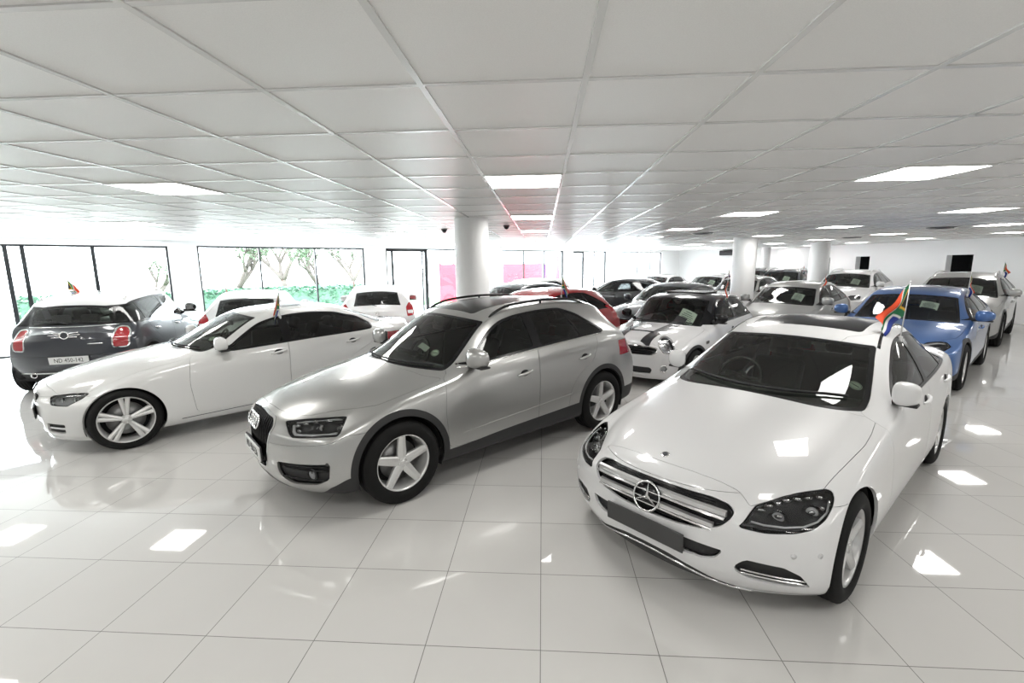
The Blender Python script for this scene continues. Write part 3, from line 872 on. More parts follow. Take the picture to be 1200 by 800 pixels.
# ------------------------------------------------------------------ silver crossover with the four rings
CROSS = dict(
    L=4.385, df=.865, wb=2.603, tyre=.70, rim=.475, style='five', arch=.385, flare=.055, archz=.01, wheelw=.235, tuck=.004,
    stations=[0, .09, .24, .44, .66, .88, 1.04, 1.18, 1.36, 1.58, 1.80, 2.0, 2.3, 2.75, 3.1, 3.4, 3.65, 3.86, 4.0, 4.1, 4.2, 4.29, 4.35, 4.385],
    bow=[(0, .34), (.1, .35), (.3, .34), (.6, .28), (.9, .26), (1.12, .32), (1.5, .22), (1.9, .11), (2.5, .02), (3.2, -.02), (3.8, -.10), (4.1, -.20), (4.4, -.25)],
    bowpow=2.7, shape=(.93, .98, .995, 1.0, .98),
    bottom=[(0, .20), (.5, .20), (.9, .22), (3.4, .23), (4.0, .26), (4.4, .32)],
    belt=[(0, .78), (.3, .82), (.9, .935), (1.4, 1.02), (2.2, 1.085), (3.0, 1.13), (3.5, 1.15), (4.1, 1.12), (4.4, 1.0)],
    plan=[(.28, .82), (.45, .868), (.62, .895), (.85, .905), (1.1, .91), (3.4, .91), (3.7, .905), (4.0, .88), (4.2, .83), (4.4, .78)],
    top=[(0, .785), (.07, .82), (.16, .86), (.3, .905), (.5, .955), (.75, 1.0), (.95, 1.03), (1.07, 1.05), (1.18, 1.085), (1.36, 1.19), (1.58, 1.325), (1.80, 1.44), (2.0, 1.515), (2.3, 1.56), (2.75, 1.58), (3.1, 1.57), (3.4, 1.545), (3.65, 1.515), (3.86, 1.48), (3.95, 1.44), (4.1, 1.27), (4.22, 1.12), (4.3, 1.03), (4.385, .98)],
    rail=[(0, .68), (.2, .72), (.8, .77), (1.1, .78), (1.4, .74), (1.88, .655), (2.3, .625), (3.0, .615), (3.6, .60), (3.9, .58), (4.1, .62), (4.3, .68), (4.4, .68)],
    drop=[(0, .055), (.3, .06), (.8, .055), (1.2, .05), (1.5, .05), (2.2, .05), (2.8, .045), (3.4, .045), (4.0, .05), (4.4, .04)],
    face_front=[(.2, .07), (.27, .0), (.35, -.03), (.6, -.035), (.75, -.01), (.85, .05)],
    face_rear=[(.3, .10), (.45, .02), (.7, 0), (.9, .02), (1.1, .06)],
    beltin=[(0, .955), (1.5, .95), (4.7, .94)],
    cowl=1.14, header=1.85, rearseat=2.85, mirror=(1.60, 1.09), mirsc=.98, mirout=.12, floor=.36,
    ws=(1.09, 1.83), wsf=.965, rw=('rear', 3.92, 4.20, .90), dlo_top=(1.2, 2.98, .06), dlo_front=(1.475, 1.06),
    dlo_rear=[(3.20, 1.40, .10), (3.53, 1.19, .03), (3.48, 1.165, .03)],
    panes=[('front_side_window', (1.4, 1.4), (2.38, 2.38)), ('rear_side_window', (2.49, 2.49), (3.12, 2.97)), ('quarter_window', (3.15, 3.0), (4.2, 4.2))],
    paneZ=(1.15, 1.45), frame=.02,
    sill=[(0, .02), (.22, .08), (.30, .29), (.45, .35), (1.3, .35), (2.0, .385), (3.0, .42), (3.9, .45), (4.4, .46)],
    doors=[('front_door', [(1.305, .36), (1.275, .7), (1.315, .97), (1.395, 1.0), (1.425, 1.06), (1.875, 1.36), (2.075, 1.46), (2.375, 1.51), (2.430, 1.47), (2.420, 1.0), (2.405, .6), (2.395, .36)]),
           ('rear_door', [(2.400, .36), (2.410, .6), (2.425, 1.0), (2.435, 1.47), (2.775, 1.49), (3.075, 1.46), (3.275, 1.36), (3.375, 1.07), (3.275, .88), (3.025, .75), (2.895, .6), (2.845, .36)])],
    bonnet=[(.10, 0), (.12, .25), (.19, .42), (.27, .50), (.50, .62), (.66, .72), (.72, .76), (.90, .79), (1.1, .80), (1.32, .79, .04), (1.20, .66), (1.11, .4), (1.06, 0)],
    bumpline=[(0, .60), (.3, .64), (.45, .68), (.9, .68)],
    sunroof=[(1.93, 0), (1.95, .40), (3.02, .40), (3.04, 0)],
    handles=[(2.21, .895), (3.12, .935)], lampdepth=.04, lampbowl='lampbowl_dark',
    cuts=[('headlight_surround', 'fq', [(.365, .767), (.527, .780), (.836, .786), (.838, .70), (.82, .684), (.469, .672), (.42, .70)], dict(r=.012)),
          ('headlight', 'fq', [(.365, .767), (.527, .780), (.836, .786), (.838, .70), (.82, .684), (.469, .672), (.42, .70)], dict(r=.012, grow=-.012, only=('headlight_surround',))),
          ('grille_frame', 'front', mirror_front([(0, .818), (.12, .812), (.305, .785), (.352, .735), (.345, .68), (.262, .385), (.235, .362), (0, .350)]), dict(r=.03)),
          ('grille', 'front', mirror_front([(0, .818), (.12, .812), (.305, .785), (.352, .735), (.345, .68), (.262, .385), (.235, .362), (0, .350)]), dict(r=.03, grow=-.012, only=('grille_frame',))),
          ('air_intake', 'fq', [(.315, .465), (.782, .488), (.765, .363), (.668, .314), (.449, .295), (.346, .339), (.308, .398)], dict(r=.02)),
          ('cladding', 'front', mirror_front([(0, .315), (.22, .315), (.42, .245), (.46, .215), (.2, .235), (0, .24)]), dict(r=.01)),
          ('tail_light', 'rear', [(.48, .93), (.50, 1.06), (.93, 1.04), (.93, .86), (.75, .88)], dict(r=.04))],
)
# ------------------------------------------------------------------ white sports saloon seen from its left side
SPORT = dict(
    L=4.624, df=.765, wb=2.81, tyre=.66, rim=.505, style='double', arch=.352, wheelw=.235, tuck=.006,
    stations=[0, .09, .25, .48, .76, 1.04, 1.22, 1.38, 1.58, 1.84, 2.06, 2.28, 2.6, 2.9, 3.2, 3.46, 3.68, 3.9, 4.08, 4.24, 4.40, 4.52, 4.59, 4.624],
    bow=[(0, .40), (.1, .39), (.3, .35), (.6, .26), (1.0, .22), (1.4, .30), (1.7, .22), (2.15, .12), (2.6, .02), (3.2, -.02), (3.6, -.1), (4.1, -.16), (4.45, -.22), (4.62, -.24)],
    bowpow=2.7, shape=(.925, .98, 1.0, 1.0, .985),
    bottom=[(0, .15), (.5, .145), (.9, .15), (3.6, .16), (4.2, .22), (4.7, .27)],
    belt=[(0, .66), (.3, .71), (.9, .84), (1.5, .905), (2.2, .945), (3.0, .985), (3.8, 1.01), (4.2, 1.0), (4.7, .94)],
    plan=[(.30, .80), (.45, .855), (.6, .885), (.78, .90), (1.0, .905), (2.4, .90), (3.3, .905), (3.7, .90), (4.05, .875), (4.3, .84), (4.55, .76)],
    top=[(0, .665), (.08, .70), (.16, .74), (.3, .79), (.5, .85), (.78, .91), (1.1, .955), (1.24, .98), (1.38, 1.0), (1.58, 1.11), (1.84, 1.245), (2.06, 1.345), (2.28, 1.39), (2.6, 1.42), (2.85, 1.428), (3.2, 1.41), (3.46, 1.36), (3.68, 1.285), (3.9, 1.195), (4.08, 1.12), (4.24, 1.09), (4.45, 1.08), (4.62, 1.06)],
    rail=[(0, .66), (.2, .70), (.8, .74), (1.4, .755), (1.66, .725), (2.14, .645), (2.5, .61), (3.0, .60), (3.4, .595), (3.8, .59), (4.1, .61), (4.3, .66), (4.5, .70), (4.7, .68)],
    drop=[(0, .05), (.3, .05), (.8, .045), (1.3, .045), (1.5, .05), (2.2, .045), (2.8, .04), (3.4, .045), (4.0, .05), (4.4, .03), (4.7, .03)],
    face_front=[(.15, .14), (.20, .09), (.28, .065), (.46, .05), (.56, .05), (.64, .06), (.72, .08), (.8, .10)],
    face_rear=[(.25, .12), (.4, .02), (.6, 0), (.85, .03), (1.08, .06)],
    beltin=[(0, .955), (1.5, .95), (4.7, .94)],
    cowl=1.36, header=2.08, rearseat=3.05, mirror=(1.74, 1.0), mirsc=.9, mirout=.11, floor=.26,
    ws=(1.29, 2.08), wsf=.965, rw=('top', 3.48, 4.10), dlo_top=(1.5, 3.45, .06), dlo_front=(1.66, .965),
    dlo_rear=[(3.56, 1.22, .08), (3.77, 1.10, .06), (3.71, 1.03, .05)],
    panes=[('front_side_window', (1.5, 1.5), (2.44, 2.44)), ('rear_side_window', (2.545, 2.545), (4.2, 4.2))],
    paneZ=(1.0, 1.36),
    doors=[('front_door', [(1.405, .27), (1.365, .62), (1.395, .90), (1.545, .955), (1.585, 1.0), (1.945, 1.24), (2.165, 1.33), (2.445, 1.37), (2.500, 1.34), (2.490, .98), (2.475, .6), (2.465, .25)]),
           ('rear_door', [(2.470, .25), (2.480, .6), (2.495, .98), (2.505, 1.34), (2.845, 1.385), (3.245, 1.35), (3.565, 1.25), (3.795, 1.05), (3.645, .84), (3.325, .68), (3.205, .52), (3.145, .27)])],
    bonnet=[(.16, 0), (.18, .30), (.24, .45), (.30, .52), (.46, .62), (.58, .72), (.8, .755), (1.2, .765), (1.49, .765, .04), (1.39, .65), (1.31, .4), (1.25, 0)],
    bumpline=[(0, .60), (.3, .62), (.45, .62), (.9, .64)], 
    handles=[(2.36, .865), (3.36, .90)],
    sunroof=[(2.44, 0), (2.43, .42), (2.86, .42), (2.88, 0)],
    cuts=[('headlight_surround', 'fq', [(.438, .607), (.472, .627), (.649, .641), (.845, .641), (.766, .572), (.71, .536), (.515, .542)], dict(r=.012)),
          ('headlight', 'fq', [(.438, .607), (.472, .627), (.649, .641), (.845, .641), (.766, .572), (.71, .536), (.515, .542)], dict(r=.012, grow=-.008, only=('headlight_surround',))),
          ('grille_frame', 'front', [(.025, .645), (.26, .645), (.31, .62), (.29, .54), (.25, .52), (.06, .52), (.03, .55)], dict(r=.03)),
          ('grille', 'front', [(.025, .645), (.26, .645), (.31, .62), (.29, .54), (.25, .52), (.06, .52), (.03, .55)], dict(r=.03, grow=-.012, only=('grille_frame',))),
          ('air_intake', 'fq', [(.41, .342), (.66, .340), (.637, .234), (.385, .239)], dict(r=.012)),
          ('air_intake', 'front', mirror_front([(0, .33), (.33, .33), (.30, .22), (0, .21)]), dict(r=.02)),
          ('tail_light', 'rear', [(.42, .80), (.44, .94), (.88, .96), (.88, .76), (.66, .76)], dict(r=.04))],
)
# ------------------------------------------------------------------ fittings that sit on a shell
def frame_at(H, xm, pr, u, v, off=0.0, sg=1):
    """matrix with local Z = outward normal, local Y = upwards, at a point of the shell"""
    p, n = {'front': H.front, 'rear': H.rear, 'side': H.side, 'top': H.topp}[pr](u, v)
    P = Vector((xm-p.x, p.y*sg, p.z)); N = Vector((-n.x, n.y*sg, n.z)).normalized()
    up = Vector((0, 0, 1)) if abs(N.z) < .8 else Vector((-1, 0, 0))
    X = up.cross(N).normalized(); Y = N.cross(X)
    m = Matrix((X, Y, N)).transposed().to_4x4(); m.translation = P+N*off
    return m

def bar_front(mb, H, xm, ys, zf, hz, th, off, pr='front', zlist=None):
    """bar across the nose or tail following the shell; ys lateral samples"""
    rows = []; sgn = 1 if pr == 'front' else -1
    for y in ys:
        z = zf(y)
        p, n = (H.front if pr == 'front' else H.rear)(y, z)
        if p is None: continue
        x = xm-p.x-off*sgn
        h = hz(y) if callable(hz) else hz
        rows.append([(x, y, z-h), (x+th*sgn, y, z-h*.7), (x+th*sgn, y, z+h*.7), (x, y, z+h)])
    vs = [q for r in rows for q in r]; fs = []
    for i in range(len(rows)-1):
        for k in range(4): fs.append((4*i+k, 4*i+(k+1) % 4, 4*i+4+(k+1) % 4, 4*i+4+k))
    fs += [(0, 1, 2, 3), tuple(4*(len(rows)-1)+k for k in (3, 2, 1, 0))]
    mb.add(vs, fs, smooth=False)

def text_mesh(s, size, ext=.001):
    cu = bpy.data.curves.new('t', 'FONT'); cu.body = s; cu.size = size; cu.extrude = ext
    cu.align_x = 'CENTER'; cu.align_y = 'CENTER'; cu.resolution_u = 2
    o = bpy.data.objects.new('t', cu); COL.objects.link(o)
    dg = bpy.context.evaluated_depsgraph_get()
    me = bpy.data.meshes.new_from_object(o.evaluated_get(dg)); bpy.data.objects.remove(o); bpy.data.curves.remove(cu)
    return me

def number_plate(root, Mx, text, w=.52, h=.113, mat='plate_white', holder=True):
    mb = MB(); mb.box((0, 0, .006), (w, h, .012), None, .004)
    o = mb.build('number_plate', M[mat], root); o.matrix_local = Mx
    if holder:
        b = MB(); b.box((0, 0, -.004), (w+.02, h+.02, .012), None, .004); b.build('plate_holder', M['plastic'], o)
    if text:
        me = text_mesh(text, h*.82); me.materials.clear(); me.materials.append(M['ink'])
        t = obj('plate_characters', me, o, (0, 0, .0125))
        t.scale = (.78, 1, 1)
    return o

def star(root, Mx, R, name='star_emblem', th=.006):
    mb = MB()
    mb.tube([(R*math.cos(a), R*math.sin(a), 0) for a in [2*PI*k/40 for k in range(40)]], R*.075, 8, closed=True)
    for k in range(3):
        a = PI/2+2*PI*k/3; c, s = math.cos(a), math.sin(a); w = R*.15
        tip = Vector((c*R*.96, s*R*.96, 0)); q = Vector((-s, c, 0))
        a1 = a+PI/3; a2 = a-PI/3
        i1 = Vector((math.cos(a1), math.sin(a1), 0))*R*.13; i2 = Vector((math.cos(a2), math.sin(a2), 0))*R*.13
        top = Vector((0, 0, R*.12))
        mb.add([tip+q*R*.02, i1, top, i2, tip-q*R*.02, tip+Vector((0, 0, R*.04)), i1-top*.5, i2-top*.5, tip-top*.4],
               [(0, 1, 2, 5), (5, 2, 3, 4), (1, 0, 8, 6), (3, 7, 8, 4)], smooth=False)
    o = mb.build(name, M['chrome'], root); o.matrix_local = Mx
    return o

def torus_lamp(root, Mx, R, name, ringm='chrome', lensm='lens', r=.012, depth=.03):
    mb = MB(); mb.lathe([(R*.98, 0), (R+r, -.004), (R+r, .006), (R, .012), (R*.98, .006)], 32, None, closed=True)
    o = mb.build(name, M[ringm], root); o.matrix_local = Mx
    b = MB(); b.lathe([(0.001, -depth*.3), (R*.5, -depth*.25), (R*.99, .002)], 28); b.build('lamp_reflector', M['lampbowl'], o)
    g = MB(); g.lathe([(0.001, R*.18), (R*.6, R*.14), (R*.99, .006)], 28); g.build('lamp_lens', M[lensm], o)
    return o

def side_strips(root, H, xm, name, pts, half, mat, proj='side', out=.003):
    for sg in (1, -1):
        v, f = strip(H, xm, pts, half, out, proj, sg)
        if len(v) > 2:
            m_ = MB(); m_.add(v, f, smooth=True); o = m_.build(name, M[mat], root)
            md = o.modifiers.new('t', 'SOLIDIFY'); md.thickness = .004; md.offset = 0

def sheet_on(root, H, xm, d0, d1, y0, y1, name='price_sheet', mat='paper', off=-.012, lines=True):
    """paper behind the windscreen, following the glass"""
    n = 5; vs = []
    for i in range(n+1):
        for j in range(n+1):
            p, nn = H.topp(d0+(d1-d0)*i/n, y0+(y1-y0)*j/n); p = p+nn*off; vs.append((xm-p.x, p.y, p.z))
    fs = [(i*(n+1)+j, i*(n+1)+j+1, (i+1)*(n+1)+j+1, (i+1)*(n+1)+j) for i in range(n) for j in range(n)]
    mb = MB(); mb.add(vs, fs, smooth=True); o = mb.build(name, M[mat], root)
    if lines:
        l = MB()
        for a, wd in ((.10, .8), (.22, .55), (.36, .75), (.48, .7), (.60, .75), (.72, .6), (.86, .4)):
            dd = d1+(d0-d1)*a; q = []
            for e in (0, 1):
                for t in np.linspace(0, 1, 5):
                    p, nn = H.topp(dd+(.010 if a > .15 else .02)*e*(1 if d0 < d1 else -1), y1+(y0-y1)*(.5-wd/2+wd*t)); p = p+nn*(off+.0015); q.append((xm-p.x, p.y, p.z))
            l.add(q, [(k, k+1, 6+k, 5+k) for k in range(4)], smooth=False)
        l.build('printed_lines', M['greymid'], o, fixn=False)
    return o

def round_sticker(root, H, xm, d, y, R, mat='disc_green', off=-.006, name='licence_disc'):
    m = frame_at(H, xm, 'top', d, y, off); mb = MB(); mb.lathe([(0.0005, 0), (R, 0), (R, -.001), (.0005, -.001)], 28)
    o = mb.build(name, M[mat], root); o.matrix_local = m
    r = MB(); r.lathe([(R*.80, .0006), (R*.88, .0006)], 28); r.box((0, 0, .0006), (R*1.2, R*.16, .0004))
    r.build('disc_print', M['greymid'], o)
    return o

def wipers(root, H, xm, d0, d1, ys):
    for y0, y1 in ys:
        mb = MB(); pts = []
        for t in np.linspace(0, 1, 10):
            y = y0+(y1-y0)*t; p, n = H.topp(d0(y) if callable(d0) else d0+(d1-d0)*t, y)
            pts.append(Vector((xm-p.x, p.y, p.z))+Vector((-n.x, n.y, n.z))*.016)
        mb.tube(pts, .008, 6); mb.tube([q-Vector((0, 0, .008)) for q in pts[2:]], .005, 4); mb.build('wiper', M['plastic'], root)

def saloon_details(root, H, xm, S):
    ys = np.linspace(-.46, .46, 41)
    # slats of the radiator grille: two silver double bars, dark mesh between
    for zc, hz in ((.630, .019), (.558, .017)):
        lim = .432 if zc > .6 else .385
        mb = MB(); y_ = np.linspace(-lim, lim, 41)
        zf = lambda y, zc=zc: zc-.028*(abs(y)/.45)**2
        bar_front(mb, H, xm, y_, zf, hz, .020, .020); o = mb.build('grille_slat', M['alu'], root)
        mb = MB(); bar_front(mb, H, xm, y_, lambda y: zf(y)-hz-.001, .0045, .028, .020); mb.build('slat_edge', M['chrome'], o)
    mb = MB()
    for k in range(15):
        z = .50+.011*k
        bar_front(mb, H, xm, np.linspace(-.36, .36, 21), lambda y, z=z: z-.02*(abs(y)/.45)**2, .0018, .004, .034)
    mb.build('grille_mesh', M['plastic'], root)
    m = frame_at(H, xm, 'front', 0, .580, .0); m = m @ Matrix.Translation((0, 0, .004))
    b = MB(); b.lathe([(.001, -.02), (.086, -.02), (.09, -.004), (.001, -.004)], 36)
    o = b.build('emblem_base', M['blackgloss'], root); o.matrix_local = m
    star(root, m @ Matrix.Translation((0, 0, .004)), .086)
    number_plate(root, frame_at(H, xm, 'front', 0, .402, .012), None, .525, .115, 'plasticgrey', False)
    # chrome lip under the bumper
    mb = MB(); pts = []
    for y in np.linspace(-.56, .56, 45):
        z = .262-.118*(abs(y)/.5)**2
        p, n = H.front(y, max(z, .165)); pts.append((xm-p.x+.004, y, max(z, .165)-.004))
    mb.tube(pts, .007, 6); mb.build('chrome_lip', M['chrome'], root)
    # bars in the corner intakes
    for sg in (1, -1):
        mb = MB(); pts = []
        for t in np.linspace(0, 1, 14):
            a = .455+(.77-.455)*t; z = .318-.030*t**1.2
            o_ = Vector((a*S2-1.2*S2, a*S2+1.2*S2, z))
            p, n = H.ray(o_, (S2, -S2, 0)); q = Vector((xm-p.x, p.y*sg, p.z))-Vector((-n.x, n.y*sg, n.z))*.008; pts.append(q)
        for dz in (.006, -.012): mb.tube([p+Vector((0, 0, dz)) for p in pts], .006, 6)
        mb.build('intake_bar', M['chrome'], root)
        for y, z in ((.735, .448), (.828, .454)):
            s_ = MB(); s_.lathe([(.001, .001), (.012, .001), (.014, -.002), (.0145, .002), (.012, .0025)], 16)
            q = s_.build('parking_sensor', M['white'], root)
            q.matrix_local = frame_at(H, xm, 'front', y, z, .0, sg)
    b = MB(); b.lathe([(.001, .003), (.022, .003), (.026, .001), (.026, -.002)], 24)
    o = b.build('bonnet_badge', M['chrome'], root); o.matrix_local = frame_at(H, xm, 'top', .204, 0, .001)
    b2 = MB(); b2.lathe([(.001, .0036), (.017, .0036)], 20); b2.build('badge_inlay', M['greymid'], o)
    rail, top, bow = curve(S['rail']), curve(S['top']), curve(S['bow'])
    P = [(q+float(bow(q))*.97**2.7, (float(rail(q))-.05)*.985) for q in np.linspace(2.16, 3.55, 22)]
    side_strips(root, H, xm, 'roof_trim', P, .010, 'blackgloss', 'top', .002)
    round_sticker(root, H, xm, 1.755, .585, .045)
    lampset(root, H, xm, [(.33, .615), (.47, .735)], .050, .035, zs=(.628, .648))
    facets(root, H, xm, [(.58, .643, .022, .010), (.635, .655, .024, .012), (.69, .660, .020, .014), (.745, .668, .026, .014), (.80, .676, .024, .014), (.86, .684, .024, .012), (.92, .690, .018, .012), (.955, .675, .012, .018), (.66, .625, .020, .012), (.84, .640, .022, .014), (.90, .655, .016, .016)])
    lamp_line(root, H, xm, [(.50, .600), (.56, .590), (.66, .588), (.76, .594), (.84, .610), (.91, .640), (.945, .672)], .006)
    wipers(root, H, xm, lambda y: 1.40+.30*(abs(y)/.7)**2.2, 0, ((-.60, .0), (-.02, .58)))

def lampset(root, H, xm, spots, R, depth, zs):
    """projector lamps inside both headlights"""
    for (d, y), z in zip(spots, zs):
        a = (d+y)*S2
        p, n = H.ray((a*S2-1.2*S2, a*S2+1.2*S2, z), (S2, -S2, 0))
        if p is None: continue
        for sg in (1, -1):
            N = Vector((1, sg*.35, .05)).normalized(); X = Vector((0, 0, 1)).cross(N).normalized(); Y = N.cross(X)
            Mx = Matrix((X, Y, N)).transposed().to_4x4(); Mx.translation = Vector((xm-p.x, p.y*sg, p.z))-Vector((-n.x, n.y*sg, n.z))*(depth+.012)
            mb = MB(); mb.lathe([(R, .02), (R*.95, .0), (R*.70, -.012)], 24); o = mb.build('projector', M['chrome'], root); o.matrix_local = Mx
            b = MB(); b.ball((0, 0, 0), (R*.62, R*.62, R*.36), 16, 10); b.build('projector_lens', M['lampwhite'], o)

def lamp_point(H, xm, a, z, sg, inn):
    p, n = H.ray((a*S2-1.2*S2, a*S2+1.2*S2, z), (S2, -S2, 0))
    return Vector((xm-p.x, p.y*sg, p.z))-Vector((-n.x, n.y*sg, n.z))*inn

def facets(root, H, xm, spots, inn=.026, mat='chrome'):
    """bright reflector cells behind the lamp glass"""
    for sg in (1, -1):
        mb = MB()
        for k, (a, z, w, h) in enumerate(spots):
            c = lamp_point(H, xm, a, z, sg, inn); R = Matrix.Rotation(sg*.6+.35*math.sin(3*k), 4, 'Z') @ Matrix.Rotation(.3*math.cos(5*k), 4, 'Y')
            mb.ball((0, 0, 0), (.010, w, h), 12, 8)
            n_ = (8+1)*12
            for i in range(len(mb.v)-n_, len(mb.v)): mb.v[i] = tuple((R.to_3x3() @ Vector(mb.v[i]))+c)
        mb.build('reflector_cells', M[mat], root)

def lamp_line(root, H, xm, pts, r, inn=.014, mat='lampwhite', name='daylight_strip'):
    for sg in (1, -1):
        mb = MB(); mb.tube([lamp_point(H, xm, a, z, sg, inn) for a, z in pts], r, 6); mb.build(name, M[mat], root)

def cross_details(root, H, xm, S):
    # single-frame grille with upright bars, four rings, plate
    mb = MB()
    for k in range(-9, 10):
        y = k*.033; lim = .30 if abs(y) > .28 else .0
        zt = .79-.03*(abs(y)/.3)**2; zb_ = .385
        pts = []
        for z in np.linspace(zb_, zt, 9):
            p, n = H.front(y, z); pts.append((xm-p.x-.022, y, z))
        mb.tube(pts, .006, 4)
    mb.build('grille_bars', M['blackgloss'], root)
    m0 = frame_at(H, xm, 'front', 0, .715, .004)
    mb = MB(); R = .052
    for k in (-1.5, -.5, .5, 1.5):
        mb.tube([(k*R*1.32+R*math.cos(a), R*math.sin(a), .003*k) for a in [2*PI*i/32 for i in range(32)]], .0085, 8, closed=True)
    o = mb.build('ring_emblem', M['chrome'], root); o.matrix_local = m0
    number_plate(root, frame_at(H, xm, 'front', 0, .478, .012), 'ND 458-236', .46, .113)
    # fog lamp pods, intake blades
    for sg in (1, -1):
        mb = MB()
        for z in (.455, .425, .345):
            pts = []
            for t in np.linspace(0, 1, 12):
                a = .34+.42*t
                p, n = H.ray((a*S2-1.2*S2, a*S2+1.2*S2, z), (S2, -S2, 0)); pts.append(Vector((xm-p.x, p.y*sg, p.z))-Vector((-n.x, n.y*sg, n.z))*.014)
            mb.tube(pts, .007, 6)
        mb.build('intake_blade', M['blackgloss'], root)
        a, z = .62, .395
        p, n = H.ray((a*S2-1.2*S2, a*S2+1.2*S2, z), (S2, -S2, 0))
        P = Vector((xm-p.x, p.y*sg, p.z)); N = Vector((1, sg*.45, 0)).normalized(); X = Vector((0, 0, 1)).cross(N); Y = N.cross(X)
        m = Matrix((X, Y, N)).transposed().to_4x4(); m.translation = P-N*.02
        torus_lamp(root, m, .038, 'fog_light', 'blackgloss')
        s_ = MB(); s_.lathe([(.001, .002), (.012, .002), (.014, -.002)], 16); q = s_.build('parking_sensor', M['plasticgrey'], root)
        q.matrix_local = frame_at(H, xm, 'front', .80, .487, .0, sg)
    # roof rails
    top, drop, rail, bow = (curve(S[k]) for k in ('top', 'drop', 'rail', 'bow'))
    for sg in (1, -1):
        mb = MB(); pts = []; n = 26
        for i in range(n+1):
            q = 2.02+(3.50-2.02)*i/n; y = (float(rail(q))-.05)*.97
            p, nn = H.topp(q+.0, y); up = .042*min(1, 6*i/n, 6*(n-i)/n)**.6
            pts.append((xm-p.x, y*sg, p.z-.008+up))
        mb.tube(pts, [.012]+[.014]*(n-1)+[.012], 8)
        for f in (0, .5, 1):
            i = int(f*n); q = pts[i]
            if f == .5: mb.tube([q, (q[0], q[1], q[2]-.055)], .012, 6)
        mb.build('roof_rail', M['blackgloss'], root)
    round_sticker(root, H, xm, 1.435, .49, .042)
    sheet_on(root, H, xm, 1.385, 1.44, .26, .40, 'service_sticker', 'paper', -.006, False)
    lampset(root, H, xm, [(.33, .60), (.45, .705)], .034, .02, zs=(.735, .738))
    facets(root, H, xm, [(.47, .745, .03, .016), (.53, .757, .03, .012), (.60, .764, .03, .009), (.70, .767, .03, .008), (.50, .715, .024, .016)], .02)
    lamp_line(root, H, xm, [(.445, .745), (.46, .71), (.485, .694), (.55, .692), (.65, .694), (.75, .698), (.81, .706)], .013)
    lamp_line(root, H, xm, [(.46, .762), (.55, .768), (.68, .773), (.80, .774)], .006)
    wipers(root, H, xm, lambda y: 1.13+.32*(abs(y)/.7)**2.4, 0, ((-.62, .0), (-.02, .60)))
    # chrome line under the side glass, roof aerial
    belt = curve(S['belt'])
    side_strips(root, H, xm, 'window_trim', [(d, float(belt(d))+.006) for d in np.linspace(1.50, 3.46, 24)], .006, 'chrome')
    side_strips(root, H, xm, 'door_crease', [(d, .47+.055*(d-1.4)) for d in np.linspace(1.45, 2.9, 16)], .003, 'silver')

def sport_details(root, H, xm, S):
    for sg in (1, -1):                        # kidneys
        mb = MB()
        for k in range(9):
            y = sg*(.05+k*.028); pts = []
            for z in np.linspace(.53, .632, 5):
                p, n = H.front(y, z); pts.append((xm-p.x-.016, y, z))
            mb.tube(pts, .005, 4)
        mb.build('grille_bars', M['blackgloss'], root)
        a0 = MB(); pts = []
        for t in np.linspace(0, 1, 10):
            a = .43+.22*t; z = .29
            p, n = H.ray((a*S2-1.2*S2, a*S2+1.2*S2, z), (S2, -S2, 0)); pts.append(Vector((xm-p.x, p.y*sg, p.z))-Vector((-n.x, n.y*sg, n.z))*.01)
        a0.tube(pts, .010, 6); a0.build('intake_bar', M['alu'], root)
    m = frame_at(H, xm, 'front', 0, .675, .004)
    b = MB(); b.lathe([(.001, .004), (.036, .004), (.041, .0), (.041, -.01)], 28); o = b.build('roundel', M['blackgloss'], root); o.matrix_local = m
    for k, mk in enumerate(('blue', 'aluwhite', 'blue', 'aluwhite')):
        q = MB(); a0, a1 = k*PI/2, (k+1)*PI/2
        q.add([(0, 0, .005)]+[(.027*math.cos(a0+(a1-a0)*i/8), .027*math.sin(a0+(a1-a0)*i/8), .005) for i in range(9)], [(0, i, i+1) for i in range(1, 9)])
        q.build('roundel_quarter', M[mk], o)
    lampset(root, H, xm, [(.28, .53), (.37, .62)], .042, .03, zs=(.598, .600))
    round_sticker(root, H, xm, 1.70, .52, .04)
    wipers(root, H, xm, lambda y: 1.35+.30*(abs(y)/.7)**2.2, 0, ((-.60, .0), (-.02, .58)))
    belt = curve(S['belt'])
    side_strips(root, H, xm, 'sill_line', [(d, .235+.018*(d-1.4)) for d in np.linspace(1.25, 3.25, 20)], .003, 'greymid')
    number_plate(root, frame_at(H, xm, 'front', 0, .43, .012), None, .52, .113)
